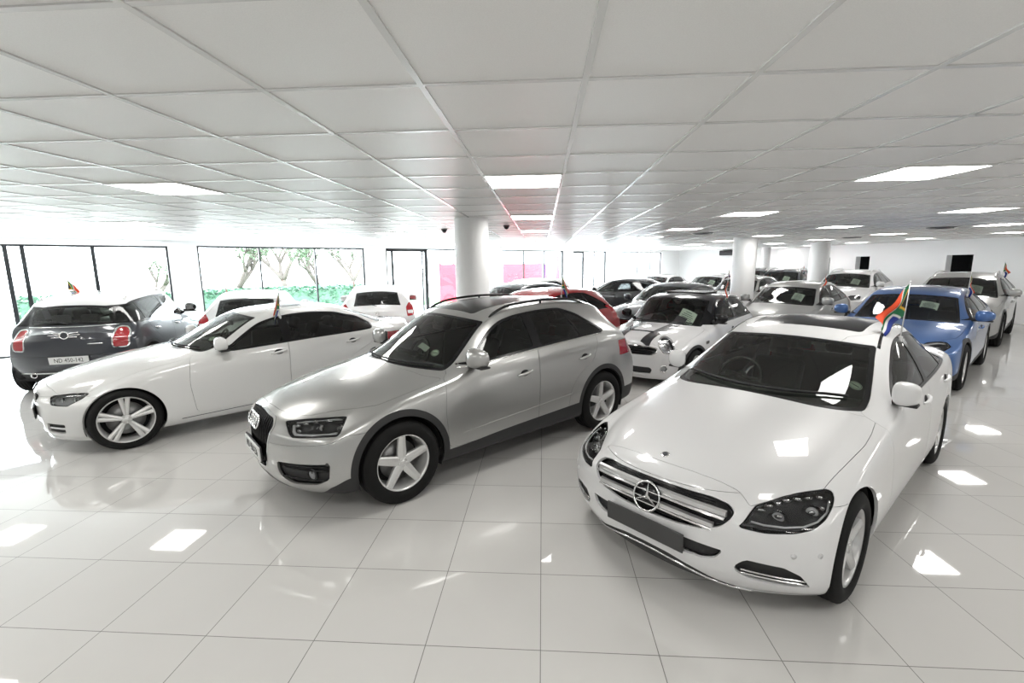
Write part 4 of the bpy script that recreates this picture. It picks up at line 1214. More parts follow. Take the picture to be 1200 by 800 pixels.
# ------------------------------------------------------------------ the other kinds of car
def scaled(S, sx, sy, sz, **kw):
    """a body of the same family with other proportions"""
    T = dict(S); xz = lambda L: [(a*sx, b*sz) for a, b in L]; xy = lambda L: [(a*sx, b*sy) for a, b in L]
    for k in ('bottom', 'belt', 'top', 'drop', 'sill', 'bumpline', 'bumpline_r'):
        if k in T: T[k] = xz(T[k])
    for k in ('plan', 'rail'): T[k] = xy(T[k])
    T['bow'] = [(a*sx, b*sx) for a, b in T['bow']]; T['beltin'] = [(a*sx, b) for a, b in T['beltin']]
    for k in ('face_front', 'face_rear'): T[k] = [(a*sz, b*sx) for a, b in T[k]]
    if isinstance(T['bowpow'], list): T['bowpow'] = [(a*sx, b) for a, b in T['bowpow']]
    T['stations'] = [a*sx for a in T['stations']]
    for k in ('L', 'df', 'wb', 'cowl', 'header', 'rearseat'): T[k] = T[k]*sx
    T['ws'] = (T['ws'][0]*sx, T['ws'][1]*sx); T['rw'] = (T['rw'][0], T['rw'][1]*sx, T['rw'][2]*sx)+tuple(T['rw'][3:])
    T['dlo_top'] = (T['dlo_top'][0]*sx, T['dlo_top'][1]*sx, T['dlo_top'][2]*sz)
    P = lambda L, a, b: [(p[0]*a, p[1]*b)+tuple(p[2:]) for p in L]
    T['dlo_front'] = (T['dlo_front'][0]*sx, T['dlo_front'][1]*sz); T['dlo_rear'] = P(T['dlo_rear'], sx, sz)
    T['panes'] = [(n, (a[0]*sx, a[1]*sx), (b[0]*sx, b[1]*sx)) for n, a, b in T['panes']]
    T['paneZ'] = (T['paneZ'][0]*sz, T['paneZ'][1]*sz)
    T['doors'] = [(n, P(p, sx, sz)) for n, p in T['doors']]; T['bonnet'] = P(T['bonnet'], sx, sy)
    if 'sunroof' in T: T['sunroof'] = P(T['sunroof'], sx, sy)
    T['mirror'] = (T['mirror'][0]*sx, T['mirror'][1]*sz); T['handles'] = [(a*sx, b*sz) for a, b in T['handles']]
    T['floor'] = T.get('floor', .30)*sz
    fr = lambda p: [(q[0]*(sx+sy)/2, q[1]*sz)+tuple(q[2:]) for q in p]
    T['cuts'] = [(c[0], c[1], fr(c[2]))+tuple(c[3:]) for c in T['cuts']]
    T.update(kw); return T

HEADF = lambda pts, g=.01: [('headlight_surround', 'fq', pts, dict(r=.015)), ('headlight', 'fq', pts, dict(r=.015, grow=-g, only=('headlight_surround',)))]

def grille_bars(root, H, xm, zs, lim, off=.02, hz=.008, mat='chrome', name='grille_slat', droop=0.0):
    mb = MB()
    for z in zs: bar_front(mb, H, xm, np.linspace(-lim, lim, 25), lambda y, z=z: z-droop*(y/lim)**2, hz, .012, off)
    mb.build(name, M[mat], root)

# blue crossover
BLUE = scaled(CROSS, 1.012, .99, .945, tyre=.70, rim=.49, style='six', arch=.38, lampbowl='lampbowl_dark', mirout=.13)
BLUE['cuts'] = HEADF([(.40, .72), (.56, .76), (.78, .765), (.86, .75), (.85, .70), (.70, .655), (.52, .65)], .010)+[
    ('grille', 'front', mirror_front([(0, .735), (.25, .725), (.36, .70), (.33, .58), (.20, .53), (0, .52)]), dict(r=.03)),
    ('air_intake', 'fq', [(.50, .47), (.74, .50), (.78, .42), (.70, .31), (.52, .31)], dict(r=.03)),
    ('air_intake', 'front', mirror_front([(0, .42), (.36, .42), (.33, .30), (0, .29)]), dict(r=.03)),
    ('tail_light', 'rear', [(.44, .90), (.46, 1.0), (.93, .99), (.93, .84), (.7, .84)], dict(r=.04))]
def blue_details(root, H, xm, S):
    grille_bars(root, H, xm, (.655, .60), .30, mat='alu')
    m = frame_at(H, xm, 'front', 0, .635, .006); star(root, m, .075)
    lampset(root, H, xm, [(.36, .61), (.48, .72)], .045, .03, zs=(.70, .71))
    for sg in (1, -1):
        mb = MB(); pts = []
        for t in np.linspace(0, 1, 18):
            a = .46+.36*t; z = .735+.012*t-.07*max(0, t-.7)**1.5
            p, n = H.ray((a*S2-1.2*S2, a*S2+1.2*S2, z), (S2, -S2, 0)); pts.append(Vector((xm-p.x, p.y*sg, p.z))-Vector((-n.x, n.y*sg, n.z))*.012)
        mb.tube(pts, .011, 6); mb.build('daylight_strip', M['lampwhite'], root)
        mb = MB(); pts = []
        for a_ in np.linspace(-PI*.5, PI*.5, 14):
            a = .66+.095*math.cos(a_); z = .40+.09*math.sin(a_)
            p, n = H.ray((a*S2-1.2*S2, a*S2+1.2*S2, z), (S2, -S2, 0)); pts.append(Vector((xm-p.x, p.y*sg, p.z))+Vector((-n.x, n.y*sg, n.z))*.004)
        mb.tube(pts, .009, 6); mb.build('intake_trim', M['blue'], root)
    sheet_on(root, H, xm, 1.68, 1.50, .17, .40)
    number_plate(root, frame_at(H, xm, 'front', 0, .47, .012), None, .5, .113)

# larger off-roaders with rails
BIGSUV = scaled(CROSS, 1.08, 1.02, 1.04, tyre=.74, rim=.47, style='six', arch=.41, lampbowl='lampbowl')
BIGSUV['cuts'] = HEADF([(.42, .80), (.60, .86), (.90, .865), (.93, .83), (.80, .74), (.52, .72)], .008)+[
    ('grille', 'front', mirror_front([(0, .86), (.33, .85), (.36, .80), (.30, .66), (0, .655)]), dict(r=.03)),
    ('air_intake', 'front', mirror_front([(0, .50), (.42, .50), (.36, .36), (0, .35)]), dict(r=.03)),
    ('tail_light', 'rear', [(.62, .90), (.62, 1.15), (.93, 1.15), (.93, .88)], dict(r=.04))]
def bigsuv_details(root, H, xm, S):
    grille_bars(root, H, xm, (.81, .76, .71), .30)
    lampset(root, H, xm, [(.40, .66), (.52, .76)], .05, .03, zs=(.79, .80))
    rails(root, H, xm, S); sheet_on(root, H, xm, 1.70, 1.42, .22, .44)
def rails(root, H, xm, S, q0=.46, q1=.80):
    rail = curve(S['rail'])
    for sg in (1, -1):
        mb = MB(); pts = []; n = 20
        for i in range(n+1):
            q = S['L']*(q0+(q1-q0)*i/n); y = (float(rail(q))-.05)*.95; p, nn = H.topp(q, y)
            pts.append((xm-p.x, y*sg, p.z-.008+.06*min(1, 6*i/n, 6*(n-i)/n)**.6))
        mb.tube(pts, .016, 8); mb.build('roof_rail', M['alu'], root)

for q_ in (BLUE, BIGSUV): q_.pop('sunroof', None)
# small five-door hatchback
HATCH = scaled(CROSS, .945, .965, .925, tyre=.63, rim=.43, style='multi', arch=.345, archz=0, wheelw=.205)
for k_ in ('flare', 'sunroof'): HATCH.pop(k_)
HATCH.update(belt=[(0, .72), (.3, .76), (.85, .855), (1.3, .915), (2.1, .955), (2.85, .985), (3.4, 1.01), (3.9, 1.0), (4.2, .90)], dlo_front=(1.39, .955), dlo_top=(1.13, 2.95, .05), dlo_rear=[(3.16, 1.275, .10), (3.56, 1.06, .03), (3.50, 1.03, .03)])
HATCH['sill'] = [(0, .02), (4.2, .03)]
HATCH['cuts'] = HEADF([(.40, .66), (.56, .72), (.84, .75), (.88, .72), (.74, .63), (.50, .61)], .008)+[
    ('grille', 'front', mirror_front([(0, .66), (.30, .655), (.34, .62), (.28, .56), (0, .555)]), dict(r=.02)),
    ('air_intake', 'front', mirror_front([(0, .44), (.44, .44), (.36, .30), (0, .29)]), dict(r=.03)),
    ('air_intake', 'fq', [(.56, .38), (.72, .40), (.72, .31), (.58, .30)], dict(r=.02)),
    ('tail_light', 'rear', [(.66, .78), (.64, .98), (.71, 1.08), (.95, 1.06), (.95, .80)], dict(r=.03)),
    ('tail_light_clear', 'rear', [(.68, .84), (.67, .91), (.80, .91), (.80, .84)], dict(r=.02, only=('tail_light',)))]
def hatch_details(root, H, xm, S):
    grille_bars(root, H, xm, (.62, .59), .27)
    lampset(root, H, xm, [(.36, .60), (.46, .68)], .045, .03, zs=(.675, .685))
    sheet_on(root, H, xm, 1.52, 1.28, .22, .44)
    number_plate(root, frame_at(H, xm, 'rear', 0, .66, .012), None, .5, .113)
    m = frame_at(H, xm, 'rear', 0, .88, .004); mb = MB()
    mb.tube([(.042*math.cos(a), .034*math.sin(a), 0) for a in [2*PI*i/24 for i in range(24)]], .005, 6, closed=True)
    mb.tube([(-.03, -.015, 0), (0, .02, 0), (.03, -.015, 0)], .005, 6)
    o = mb.build('tailgate_badge', M['chrome'], root); o.matrix_local = m
    mb = MB(); p, n = H.rear(0, 1.06)
    mb.tube([(xm-p.x-.02, -.02, 1.02), (xm-p.x-.012, .10, 1.06), (xm-p.x+.02, .34, 1.10)], .008, 6); mb.build('rear_wiper', M['plastic'], root)

# plain saloon
SEDAN = scaled(SPORT, 1.0, 1.0, 1.0, style='multi', lampbowl='lampbowl_dark')
SEDAN['cuts'] = HEADF([(.43, .58), (.50, .63), (.75, .67), (.88, .67), (.80, .60), (.66, .545), (.52, .54)], .008)+[
    ('grille', 'front', mirror_front([(0, .66), (.30, .655), (.36, .60), (.28, .52), (0, .51)]), dict(r=.03)),
    ('air_intake', 'front', mirror_front([(0, .38), (.42, .38), (.36, .26), (0, .25)]), dict(r=.03)),
    ('tail_light', 'rear', [(.40, .80), (.42, .93), (.92, .95), (.92, .76), (.66, .76)], dict(r=.04))]
def sedan_details(root, H, xm, S):
    grille_bars(root, H, xm, (.625, .59, .555), .28)
    lampset(root, H, xm, [(.30, .56), (.40, .66)], .042, .03, zs=(.61, .62))
    number_plate(root, frame_at(H, xm, 'rear', 0, .62, .012), None, .5, .113)

def ring_(u, v, a, b): return [(u+a*math.cos(2*PI*k/28), v+b*math.sin(2*PI*k/28)) for k in range(28)]
# small three-door car with round lamps, black roof, bonnet stripes
MINI = dict(
    L=3.714, df=.66, wb=2.467, tyre=.60, rim=.43, style='five', arch=.335, flare=.045, wheelw=.205, tuck=.004,
    stations=[0, .07, .2, .38, .58, .78, .93, 1.05, 1.2, 1.38, 1.56, 1.72, 1.95, 2.3, 2.7, 3.0, 3.2, 3.34, 3.44, 3.52, 3.60, 3.66, 3.70, 3.714],
    bow=[(0, .36), (.1, .36), (.3, .34), (.6, .28), (.9, .26), (1.05, .26), (1.3, .20), (1.7, .10), (2.2, .02), (3.0, -.04), (3.4, -.12), (3.72, -.22)],
    bowpow=2.6, shape=(.93, .98, .995, 1.0, .98),
    bottom=[(0, .17), (.5, .16), (3.0, .18), (3.4, .21), (3.72, .27)],
    belt=[(0, .70), (.3, .76), (.8, .855), (1.3, .90), (2.2, .925), (3.2, .95), (3.5, .95), (3.72, .90)],
    plan=[(.26, .72), (.4, .785), (.55, .82), (.75, .835), (1.2, .84), (2.8, .84), (3.1, .835), (3.35, .80), (3.6, .73)],
    top=[(0, .735), (.06, .775), (.14, .815), (.28, .85), (.5, .885), (.75, .915), (.93, .935), (1.05, .965), (1.2, 1.08), (1.38, 1.22), (1.56, 1.335), (1.72, 1.382), (1.95, 1.405), (2.3, 1.405), (2.7, 1.39), (3.0, 1.37), (3.2, 1.345), (3.34, 1.30), (3.42, 1.22), (3.52, 1.05), (3.60, .94), (3.66, .90), (3.714, .88)],
    rail=[(0, .60), (.2, .65), (.7, .70), (1.0, .71), (1.3, .675), (1.7, .62), (2.2, .605), (3.0, .595), (3.35, .575), (3.5, .60), (3.72, .62)],
    drop=[(0, .05), (.3, .05), (.9, .045), (1.2, .05), (2.0, .045), (3.2, .045), (3.72, .05)],
    face_front=[(.16, .08), (.22, .03), (.32, 0), (.6, .0), (.72, .02), (.8, .06)],
    face_rear=[(.25, .10), (.4, .02), (.7, 0), (.95, .03)],
    beltin=[(0, .955), (1.5, .95), (4.7, .94)],
    cowl=.99, header=1.60, rearseat=2.55, mirror=(1.42, .985), mirsc=.85, mirout=.12, mirror_mat='blackgloss', floor=.27, seatback=.52,
    ws=(.95, 1.58), wsf=.96, rw=('rear', 3.40, 3.56, .90), dlo_top=(1.0, 3.28, .045), dlo_front=(1.22, .925), dlo_belt=.016,
    dlo_rear=[(3.40, 1.22, .05), (3.54, 1.0, .03), (3.5, .965, .02)], frame=.03,
    panes=[('front_side_window', (1.40, 1.52), (2.30, 2.30)), ('quarter_window', (2.42, 2.42), (3.36, 3.22))], paneZ=(.98, 1.32),
    sill=[(0, .02), (.75, .17), (1.0, .24), (2.7, .25), (3.1, .28), (3.72, .30)],
    doors=[('front_door', [(1.14, .26), (1.10, .62), (1.16, .88), (1.22, .925), (1.26, .96), (1.56, 1.25), (1.75, 1.32), (2.34, 1.35), (2.37, 1.32), (2.36, .9), (2.33, .55), (2.24, .30)])],
    bonnet=[(.10, 0), (.115, .3), (.17, .46), (.28, .62), (.42, .70), (.75, .735), (1.0, .74), (1.16, .72, .04), (1.02, .5), (.93, .2), (.915, 0)],
    handles=[(2.14, .80)], handle_mat='chrome', sub=3,
    cuts=[('lamp_ring', 'fq', ring_(.535, .69, .125, .128), dict(r=0)), ('headlight', 'fq', ring_(.535, .69, .125, .128), dict(r=0, grow=-.018, only=('lamp_ring',))),
          ('grille_frame', 'front', mirror_front([(0, .695), (.30, .685), (.415, .655), (.44, .62), (.40, .565), (.34, .55), (0, .545)]), dict(r=.02)),
          ('grille', 'front', mirror_front([(0, .695), (.30, .685), (.415, .655), (.44, .62), (.40, .565), (.34, .55), (0, .545)]), dict(r=.02, grow=-.014, only=('grille_frame',))),
          ('air_intake', 'front', mirror_front([(0, .355), (.34, .355), (.37, .32), (.34, .25), (0, .24)]), dict(r=.02)),
          ('tail_light', 'rear', [(.52, .66), (.52, .92), (.66, .92), (.68, .66)], dict(r=.04)),
          ('stripe', 'top', [(.06, .16), (.06, .30), (1.2, .40), (1.2, .22)], dict(r=.0))],
)
def roof_cut(S, H):
    """roof panel in a contrasting paint above the side glass; black pillars below it"""
    top, drop, bow, belt = (curve(S[k]) for k in ('top', 'drop', 'bow', 'belt'))
    q = np.linspace(S['ws'][0], S['rw'][1]+.05, 80); ds = q+np.array([float(bow(a)) for a in q]); zz = np.array([float(top(a))-float(drop(a)) for a in q])
    o = np.argsort(ds); ds, zz = ds[o], zz[o]; off = S['dlo_top'][2]; d1 = S['ws'][1]
    H.cut(lambda d, y, z: np.maximum(np.interp(d, ds, zz)-off-z, d1-.06-d), 'roof_panel', ('body', 'front_door', 'rear_door', 'tailgate'))
    H.cut(lambda d, y, z: np.maximum(np.interp(d, ds, np.vectorize(lambda a: float(belt(a)))(ds))+.03-z, S['cowl']+.22-d), 'window_frame', ('body', 'front_door', 'rear_door', 'tailgate'))
_std = std_cuts
def std_cuts(S, H):
    if S.get('two_tone'):
        auto_outlines(S); S2_ = S
        _std(S, H); roof_cut(S, H)
    else: _std(S, H)
MINI['two_tone'] = True
def mini_details(root, H, xm, S):
    lampset(root, H, xm, [(.30, .46)], .060, .035, zs=(.69,))
    for sg in (1, -1):
        a, z = .47, .345
        p, n = H.ray((a*S2-1.2*S2, a*S2+1.2*S2, z), (S2, -S2, 0))
        P = Vector((xm-p.x, p.y*sg, p.z)); N = Vector((1, sg*.4, .05)).normalized(); X = Vector((0, 0, 1)).cross(N).normalized(); Y = N.cross(X)
        m = Matrix((X, Y, N)).transposed().to_4x4(); m.translation = P
        torus_lamp(root, m, .048, 'fog_light', 'chrome', r=.008)
        mb = MB(); p, n = H.side(1.02, .66); mb.box((xm-1.02, sg*(p.y+.002), .68), (.12, .012, .05), None, .005); mb.build('side_repeater', M['chrome'], root)
    grille_bars(root, H, xm, (.655, .62, .585), .36, mat='plastic', off=.015, hz=.006)
    mb = MB(); p, n = H.topp(.36, 0); mb.box((xm-.38, 0, p.z+.006), (.03, .42, .018), None, .006); mb.build('bonnet_scoop', M['plastic'], root)
    mb = MB(); p, n = H.front(0, .45); mb.box((xm-p.x+.012, -.02, .455), (.02, .035, .13), None, .004); mb.build('plate_bracket', M['plastic'], root)
    number_plate(root, frame_at(H, xm, 'front', -.20, .455, .016), None, .30, .11)
    sheet_on(root, H, xm, 1.36, 1.10, .24, .50)
    wipers(root, H, xm, lambda y: 1.0+.27*(abs(y)/.64)**2.2, 0, ((-.5, .0), (-.02, .5)))
    n = 5; vs = []
    for i in range(n+1):                                       # second sheet, in the rear side glass
        for j in range(n+1):
            p, nn = H.side(2.62+.30*j/n, 1.02+.22*i/n); p = p-nn*.012; vs.append((xm-p.x, p.y, p.z))
    mb = MB(); mb.add(vs, [(i*(n+1)+j, i*(n+1)+j+1, (i+1)*(n+1)+j+1, (i+1)*(n+1)+j) for i in range(n) for j in range(n)], smooth=True)
    mb.build('price_sheet', M['paper'], root)
    mb = MB(); p, n_ = H.topp(2.15, 0); mb.box((xm-2.25, 0, p.z-.006), (.60, .72, .030), None, .010); mb.build('sunroof_panel', M['blackgloss'], root)

# taller five-door sister, seen from behind
COUNTRY = scaled(MINI, 1.105, 1.09, 1.105, tyre=.67, rim=.46, style='multi', arch=.37, flare=.05, floor=.33, seatback=.58, mirror_mat='blackgloss')
COUNTRY['panes'] = [('front_side_window', (1.55, 1.68), (2.42, 2.42)), ('rear_side_window', (2.52, 2.52), (3.36, 3.30)), ('quarter_window', (3.42, 3.36), (3.82, 3.66))]
COUNTRY['doors'] = [('front_door', [(1.30, .34), (1.24, .70), (1.30, .98), (1.36, 1.02), (1.40, 1.06), (1.72, 1.38), (1.94, 1.46), (2.44, 1.495), (2.475, 1.46), (2.465, 1.0), (2.45, .6), (2.42, .34)]),
                    ('rear_door', [(2.43, .34), (2.455, .6), (2.475, 1.0), (2.485, 1.46), (3.2, 1.47), (3.38, 1.40), (3.42, 1.02), (3.25, .85), (3.02, .70), (2.94, .5), (2.90, .34)])]
COUNTRY['handles'] = [(2.28, .90), (3.18, .92)]
COUNTRY['bumpline_r'] = [(3.0, .60), (3.6, .62), (4.2, .62)]
COUNTRY['lampdepth'] = .03
COUNTRY['cuts'] = [('lamp_ring', 'fq', ring_(.58, .77, .13, .135), dict(r=0)), ('headlight', 'fq', ring_(.58, .77, .13, .135), dict(r=0, grow=-.018, only=('lamp_ring',))),
                   ('grille', 'front', mirror_front([(0, .77), (.36, .755), (.46, .70), (.38, .61), (0, .60)]), dict(r=.03)),
                   ('light_trim', 'rear', [(.555, .70), (.545, .80), (.555, 1.0), (.60, 1.03), (.70, 1.02), (.745, .95), (.755, .74), (.72, .70)], dict(r=.05)),
                   ('tail_light', 'rear', [(.555, .70), (.545, .80), (.555, 1.0), (.60, 1.03), (.70, 1.02), (.745, .95), (.755, .74), (.72, .70)], dict(r=.05, grow=-.018, only=('light_trim',))),
                   ('cladding', 'rear', mirror_front([(0, .40), (.40, .40), (.5, .34), (.92, .34), (.92, 0), (0, 0)]), dict(r=.02))]
def country_details(root, H, xm, S):
    m = frame_at(H, xm, 'rear', 0, .94, .004)
    mb = MB()
    mb.tube([(.052*math.cos(a), .052*math.sin(a), .004) for a in [2*PI*i/28 for i in range(28)]], .008, 8, closed=True)
    for sx in (1, -1):
        for k, (y0, ln) in enumerate(((.022, .10), (.0, .115), (-.022, .085))):
            mb.tube([(sx*.045, y0*1.1, .003), (sx*(.055+ln*1.25), y0*1.6+.006, .001)], [.013, .006], 6)
    o = mb.build('wing_emblem', M['chrome'], root); o.matrix_local = m
    number_plate(root, frame_at(H, xm, 'rear', -.02, .56, .012), 'ND 450-142', .50, .113)
    rails(root, H, xm, S, .46, .84)
    for sg in (1, -1):
        p, n = H.rear(sg*.50, .33)
        mb = MB(); T = Matrix.Translation((xm-p.x-.02, sg*.50, .33)) @ Matrix.Rotation(-PI/2, 4, 'Y')
        mb.lathe([(.030, -.06), (.042, -.05), (.045, .02), (.040, .025), (.032, .02), (.030, -.05)], 24, T); mb.build('exhaust_tip', M['chrome'], root)
        p, n = H.rear(sg*.66, .40)
    mb = MB(); pts = []
    for y in np.linspace(-.70, .70, 25):
        p, n = H.rear(y, .355); pts.append((xm-p.x-.004, y, .355))
    mb.tube(pts, .012, 6); mb.build('bumper_strip', M['alu'], root)
    mb = MB(); pts = []
    for y in np.linspace(-.60, .60, 25):
        p, n = H.rear(y, 1.055); pts.append((xm-p.x-.003, y, 1.055))
    mb.tube(pts, .007, 6); mb.build('tailgate_strip', M['chrome'], root)
    mb = MB(); pts = []
    for y in np.linspace(-.10, .10, 5):
        p, n = H.rear(y, .80); pts.append((xm-p.x-.003, y-.38, .80))
    mb.tube(pts, .012, 6); mb.build('model_lettering_bar', M['chrome'], root)
    mb = MB(); p, n = H.rear(0, 1.09); mb.tube([(xm-p.x-.01, 0, 1.10), (xm-p.x-.0, .12, 1.13), (xm-p.x+.02, .42, 1.16)], .009, 6); mb.build('rear_wiper', M['plastic'], root)
# ================================================================== THE SHOWROOM
CEIL = 2.616
ORD = ['first', 'second', 'third', 'fourth', 'fifth', 'sixth', 'seventh', 'eighth', 'ninth', 'tenth', 'eleventh', 'twelfth']

def mathn(nt, op, a, b=None, c=None):
    n = nt.nodes.new('ShaderNodeMath'); n.operation = op
    for i, q in enumerate((a, b, c)):
        if q is None: continue
        if isinstance(q, (int, float)): n.inputs[i].default_value = q
        else: nt.links.new(q, n.inputs[i])
    return n.outputs[0]

def grid_mask(nt, x, y, ox, oy, s, half):
    """1 on the joints of a square grid"""
    def ax(c, o):
        f = mathn(nt, 'FRACT', mathn(nt, 'DIVIDE', mathn(nt, 'SUBTRACT', c, o), s))
        return mathn(nt, 'LESS_THAN', mathn(nt, 'SUBTRACT', .5, mathn(nt, 'ABSOLUTE', mathn(nt, 'SUBTRACT', f, .5))), half/s)
    return mathn(nt, 'MAXIMUM', ax(x, ox), ax(y, oy))

def floor_material():
    m, nt, b = new_mat('polished_floor_tile')
    tc = nt.nodes.new('ShaderNodeTexCoord'); sp = nt.nodes.new('ShaderNodeSeparateXYZ'); nt.links.new(tc.outputs['Object'], sp.inputs[0])
    g = grid_mask(nt, sp.outputs[0], sp.outputs[1], -.008, 2.1252, .6, .0024)
    # tile-to-tile tone and faint marbling
    fl = nt.nodes.new('ShaderNodeVectorMath'); fl.operation = 'FLOOR'
    sc = nt.nodes.new('ShaderNodeVectorMath'); sc.operation = 'MULTIPLY_ADD'
    sc.inputs[1].default_value = (1/.6, 1/.6, 0); sc.inputs[2].default_value = (.008/.6, -2.1252/.6, 0)
    nt.links.new(tc.outputs['Object'], sc.inputs[0]); nt.links.new(sc.outputs[0], fl.inputs[0])
    wn = nt.nodes.new('ShaderNodeTexWhiteNoise'); nt.links.new(fl.outputs[0], wn.inputs['Vector'])
    no = nt.nodes.new('ShaderNodeTexNoise'); no.inputs['Scale'].default_value = 3; no.inputs['Detail'].default_value = 4
    nt.links.new(tc.outputs['Object'], no.inputs['Vector'])
    v = mathn(nt, 'ADD', mathn(nt, 'MULTIPLY', wn.outputs['Value'], .025), mathn(nt, 'MULTIPLY', no.outputs['Fac'], .03))
    v = mathn(nt, 'ADD', v, .585)
    cb = nt.nodes.new('ShaderNodeCombineColor')
    nt.links.new(v, cb.inputs[0]); nt.links.new(mathn(nt, 'MULTIPLY', v, .985), cb.inputs[1]); nt.links.new(mathn(nt, 'MULTIPLY', v, .955), cb.inputs[2])
    mx = nt.nodes.new('ShaderNodeMix'); mx.data_type = 'RGBA'
    nt.links.new(g, mx.inputs['Factor']); nt.links.new(cb.outputs[0], mx.inputs[6]); mx.inputs[7].default_value = (.16, .155, .145, 1)
    nt.links.new(mx.outputs[2], b.inputs['Base Color'])
    nt.links.new(mathn(nt, 'ADD', mathn(nt, 'MULTIPLY', g, .4), .035), b.inputs['Roughness'])
    b.inputs['IOR'].default_value = 1.52; b.inputs['Specular IOR Level'].default_value = .62
    return m

def ceiling_material():
    m, nt, b = new_mat('mineral_ceiling_tile')
    tc = nt.nodes.new('ShaderNodeTexCoord')
    n1 = nt.nodes.new('ShaderNodeTexNoise'); n1.inputs['Scale'].default_value = 260; n1.inputs['Detail'].default_value = 3
    nt.links.new(tc.outputs['Object'], n1.inputs['Vector'])
    mr = nt.nodes.new('ShaderNodeMapRange'); mr.inputs[1].default_value = .3; mr.inputs[2].default_value = .7
    mr.inputs[3].default_value = .80; mr.inputs[4].default_value = .86
    nt.links.new(n1.outputs['Fac'], mr.inputs[0])
    cb = nt.nodes.new('ShaderNodeCombineColor')
    nt.links.new(mr.outputs[0], cb.inputs[0]); nt.links.new(mathn(nt, 'MULTIPLY', mr.outputs[0], .995), cb.inputs[1]); nt.links.new(mathn(nt, 'MULTIPLY', mr.outputs[0], .975), cb.inputs[2])
    nt.links.new(cb.outputs[0], b.inputs['Base Color'])
    b.inputs['Roughness'].default_value = .42; b.inputs['Specular IOR Level'].default_value = .35
    return m

M['wall'] = pmat('white_wall_paint', (.88, .88, .88), .5)
M['tbar'] = pmat('white_enamel_bar', (.74, .74, .73), .22, spec=.6)
M['frame'] = pmat('dark_window_frame', (.02, .022, .026), .35)
M['pane'] = glass('window_pane', (.93, .95, .95))
M['diffuser'] = pmat('light_diffuser', (.9, .9, .9), .5, emit=(1, .985, .95), es=10.5)
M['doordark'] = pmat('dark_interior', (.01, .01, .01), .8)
M['paving'] = pmat('pale_paving', (.55, .55, .54), .8)
M['bark'] = pmat('tree_bark', (.10, .085, .075), .9)
M['leaf'] = pmat('tree_leaf', (.075, .12, .065), .6)
M['hedge'] = pmat('hedge_leaf', (.055, .135, .08), .6)
M['redsign'] = pmat('red_hoarding', (.55, .022, .04), .5)
M['purple'] = pmat('purple_cloth', (.22, .06, .30), .7)
M['lawn'] = pmat('lawn', (.08, .20, .07), .9)

P_ = dict(A=Vector((-16, 4.77)), B=Vector((8.3, 29.53)), C=Vector((12.4, 26.1)), D=Vector((15.2, 11.0)), E=Vector((15.2, -6.0)), F=Vector((-16, -6.0)))
ROOM = [P_[k] for k in 'ABCDEF']

def wall(name, A, B, openings=(), th=.22, z1=CEIL):
    """solid wall from A to B, room on the right-hand side when walking A -> B"""
    d = (B-A); L = d.length; d = d/L; n = Vector((-d.y, d.x))
    mb = MB()
    def block(s0, s1, a, b):
        if s1-s0 < 1e-4 or b-a < 1e-4: return
        p = [A+d*s0, A+d*s1, A+d*s1+n*th, A+d*s0+n*th]
        mb.add([(q.x, q.y, a) for q in p]+[(q.x, q.y, b) for q in p], [(3, 2, 1, 0), (4, 5, 6, 7), (0, 1, 5, 4), (1, 2, 6, 5), (2, 3, 7, 6), (3, 0, 4, 7)])
    s = 0
    for (s0, s1, a, b) in sorted(openings):
        block(s, s0, 0, z1); block(s0, s1, 0, a); block(s0, s1, b, z1); s = s1
    block(s, L, 0, z1)
    o = mb.build(name, M['wall']); tag(o, kind='structure')
    return A, d, n

def glazing(name, W, s0, s1, z0, z1, mull, heavy=(), fw=.045, head=.045):
    A, d, n = W
    def P(s, q, z): p = A+d*s+n*q; return (p.x, p.y, z)
    rot = Matrix.Rotation(math.atan2(d.y, d.x), 4, 'Z')
    mb = MB()
    def bar(a, b, c, e, dp=.07):
        mb.box(P((a+b)/2, .09, (c+e)/2), (b-a, dp, e-c), rot)
    bar(s0, s0+fw, z0, z1); bar(s1-fw, s1, z0, z1); bar(s0, s1, z1-head, z1); bar(s0, s1, z0, z0+fw)
    for m_ in mull:
        w = .075 if m_ in heavy else .04
        bar(m_-w/2, m_+w/2, z0, z1)
    o = mb.build(name, M['frame']); tag(o, kind='structure')
    e = [s0]+list(mull)+[s1]
    for a, b in zip(e[:-1], e[1:]):
        g = MB(); g.add([P(a+.01, .09, z0+.01), P(b-.01, .09, z0+.01), P(b-.01, .09, z1-.01), P(a+.01, .09, z1-.01)], [(0, 1, 2, 3)])
        g.build('pane', M['pane'], o, fixn=False)
    return o

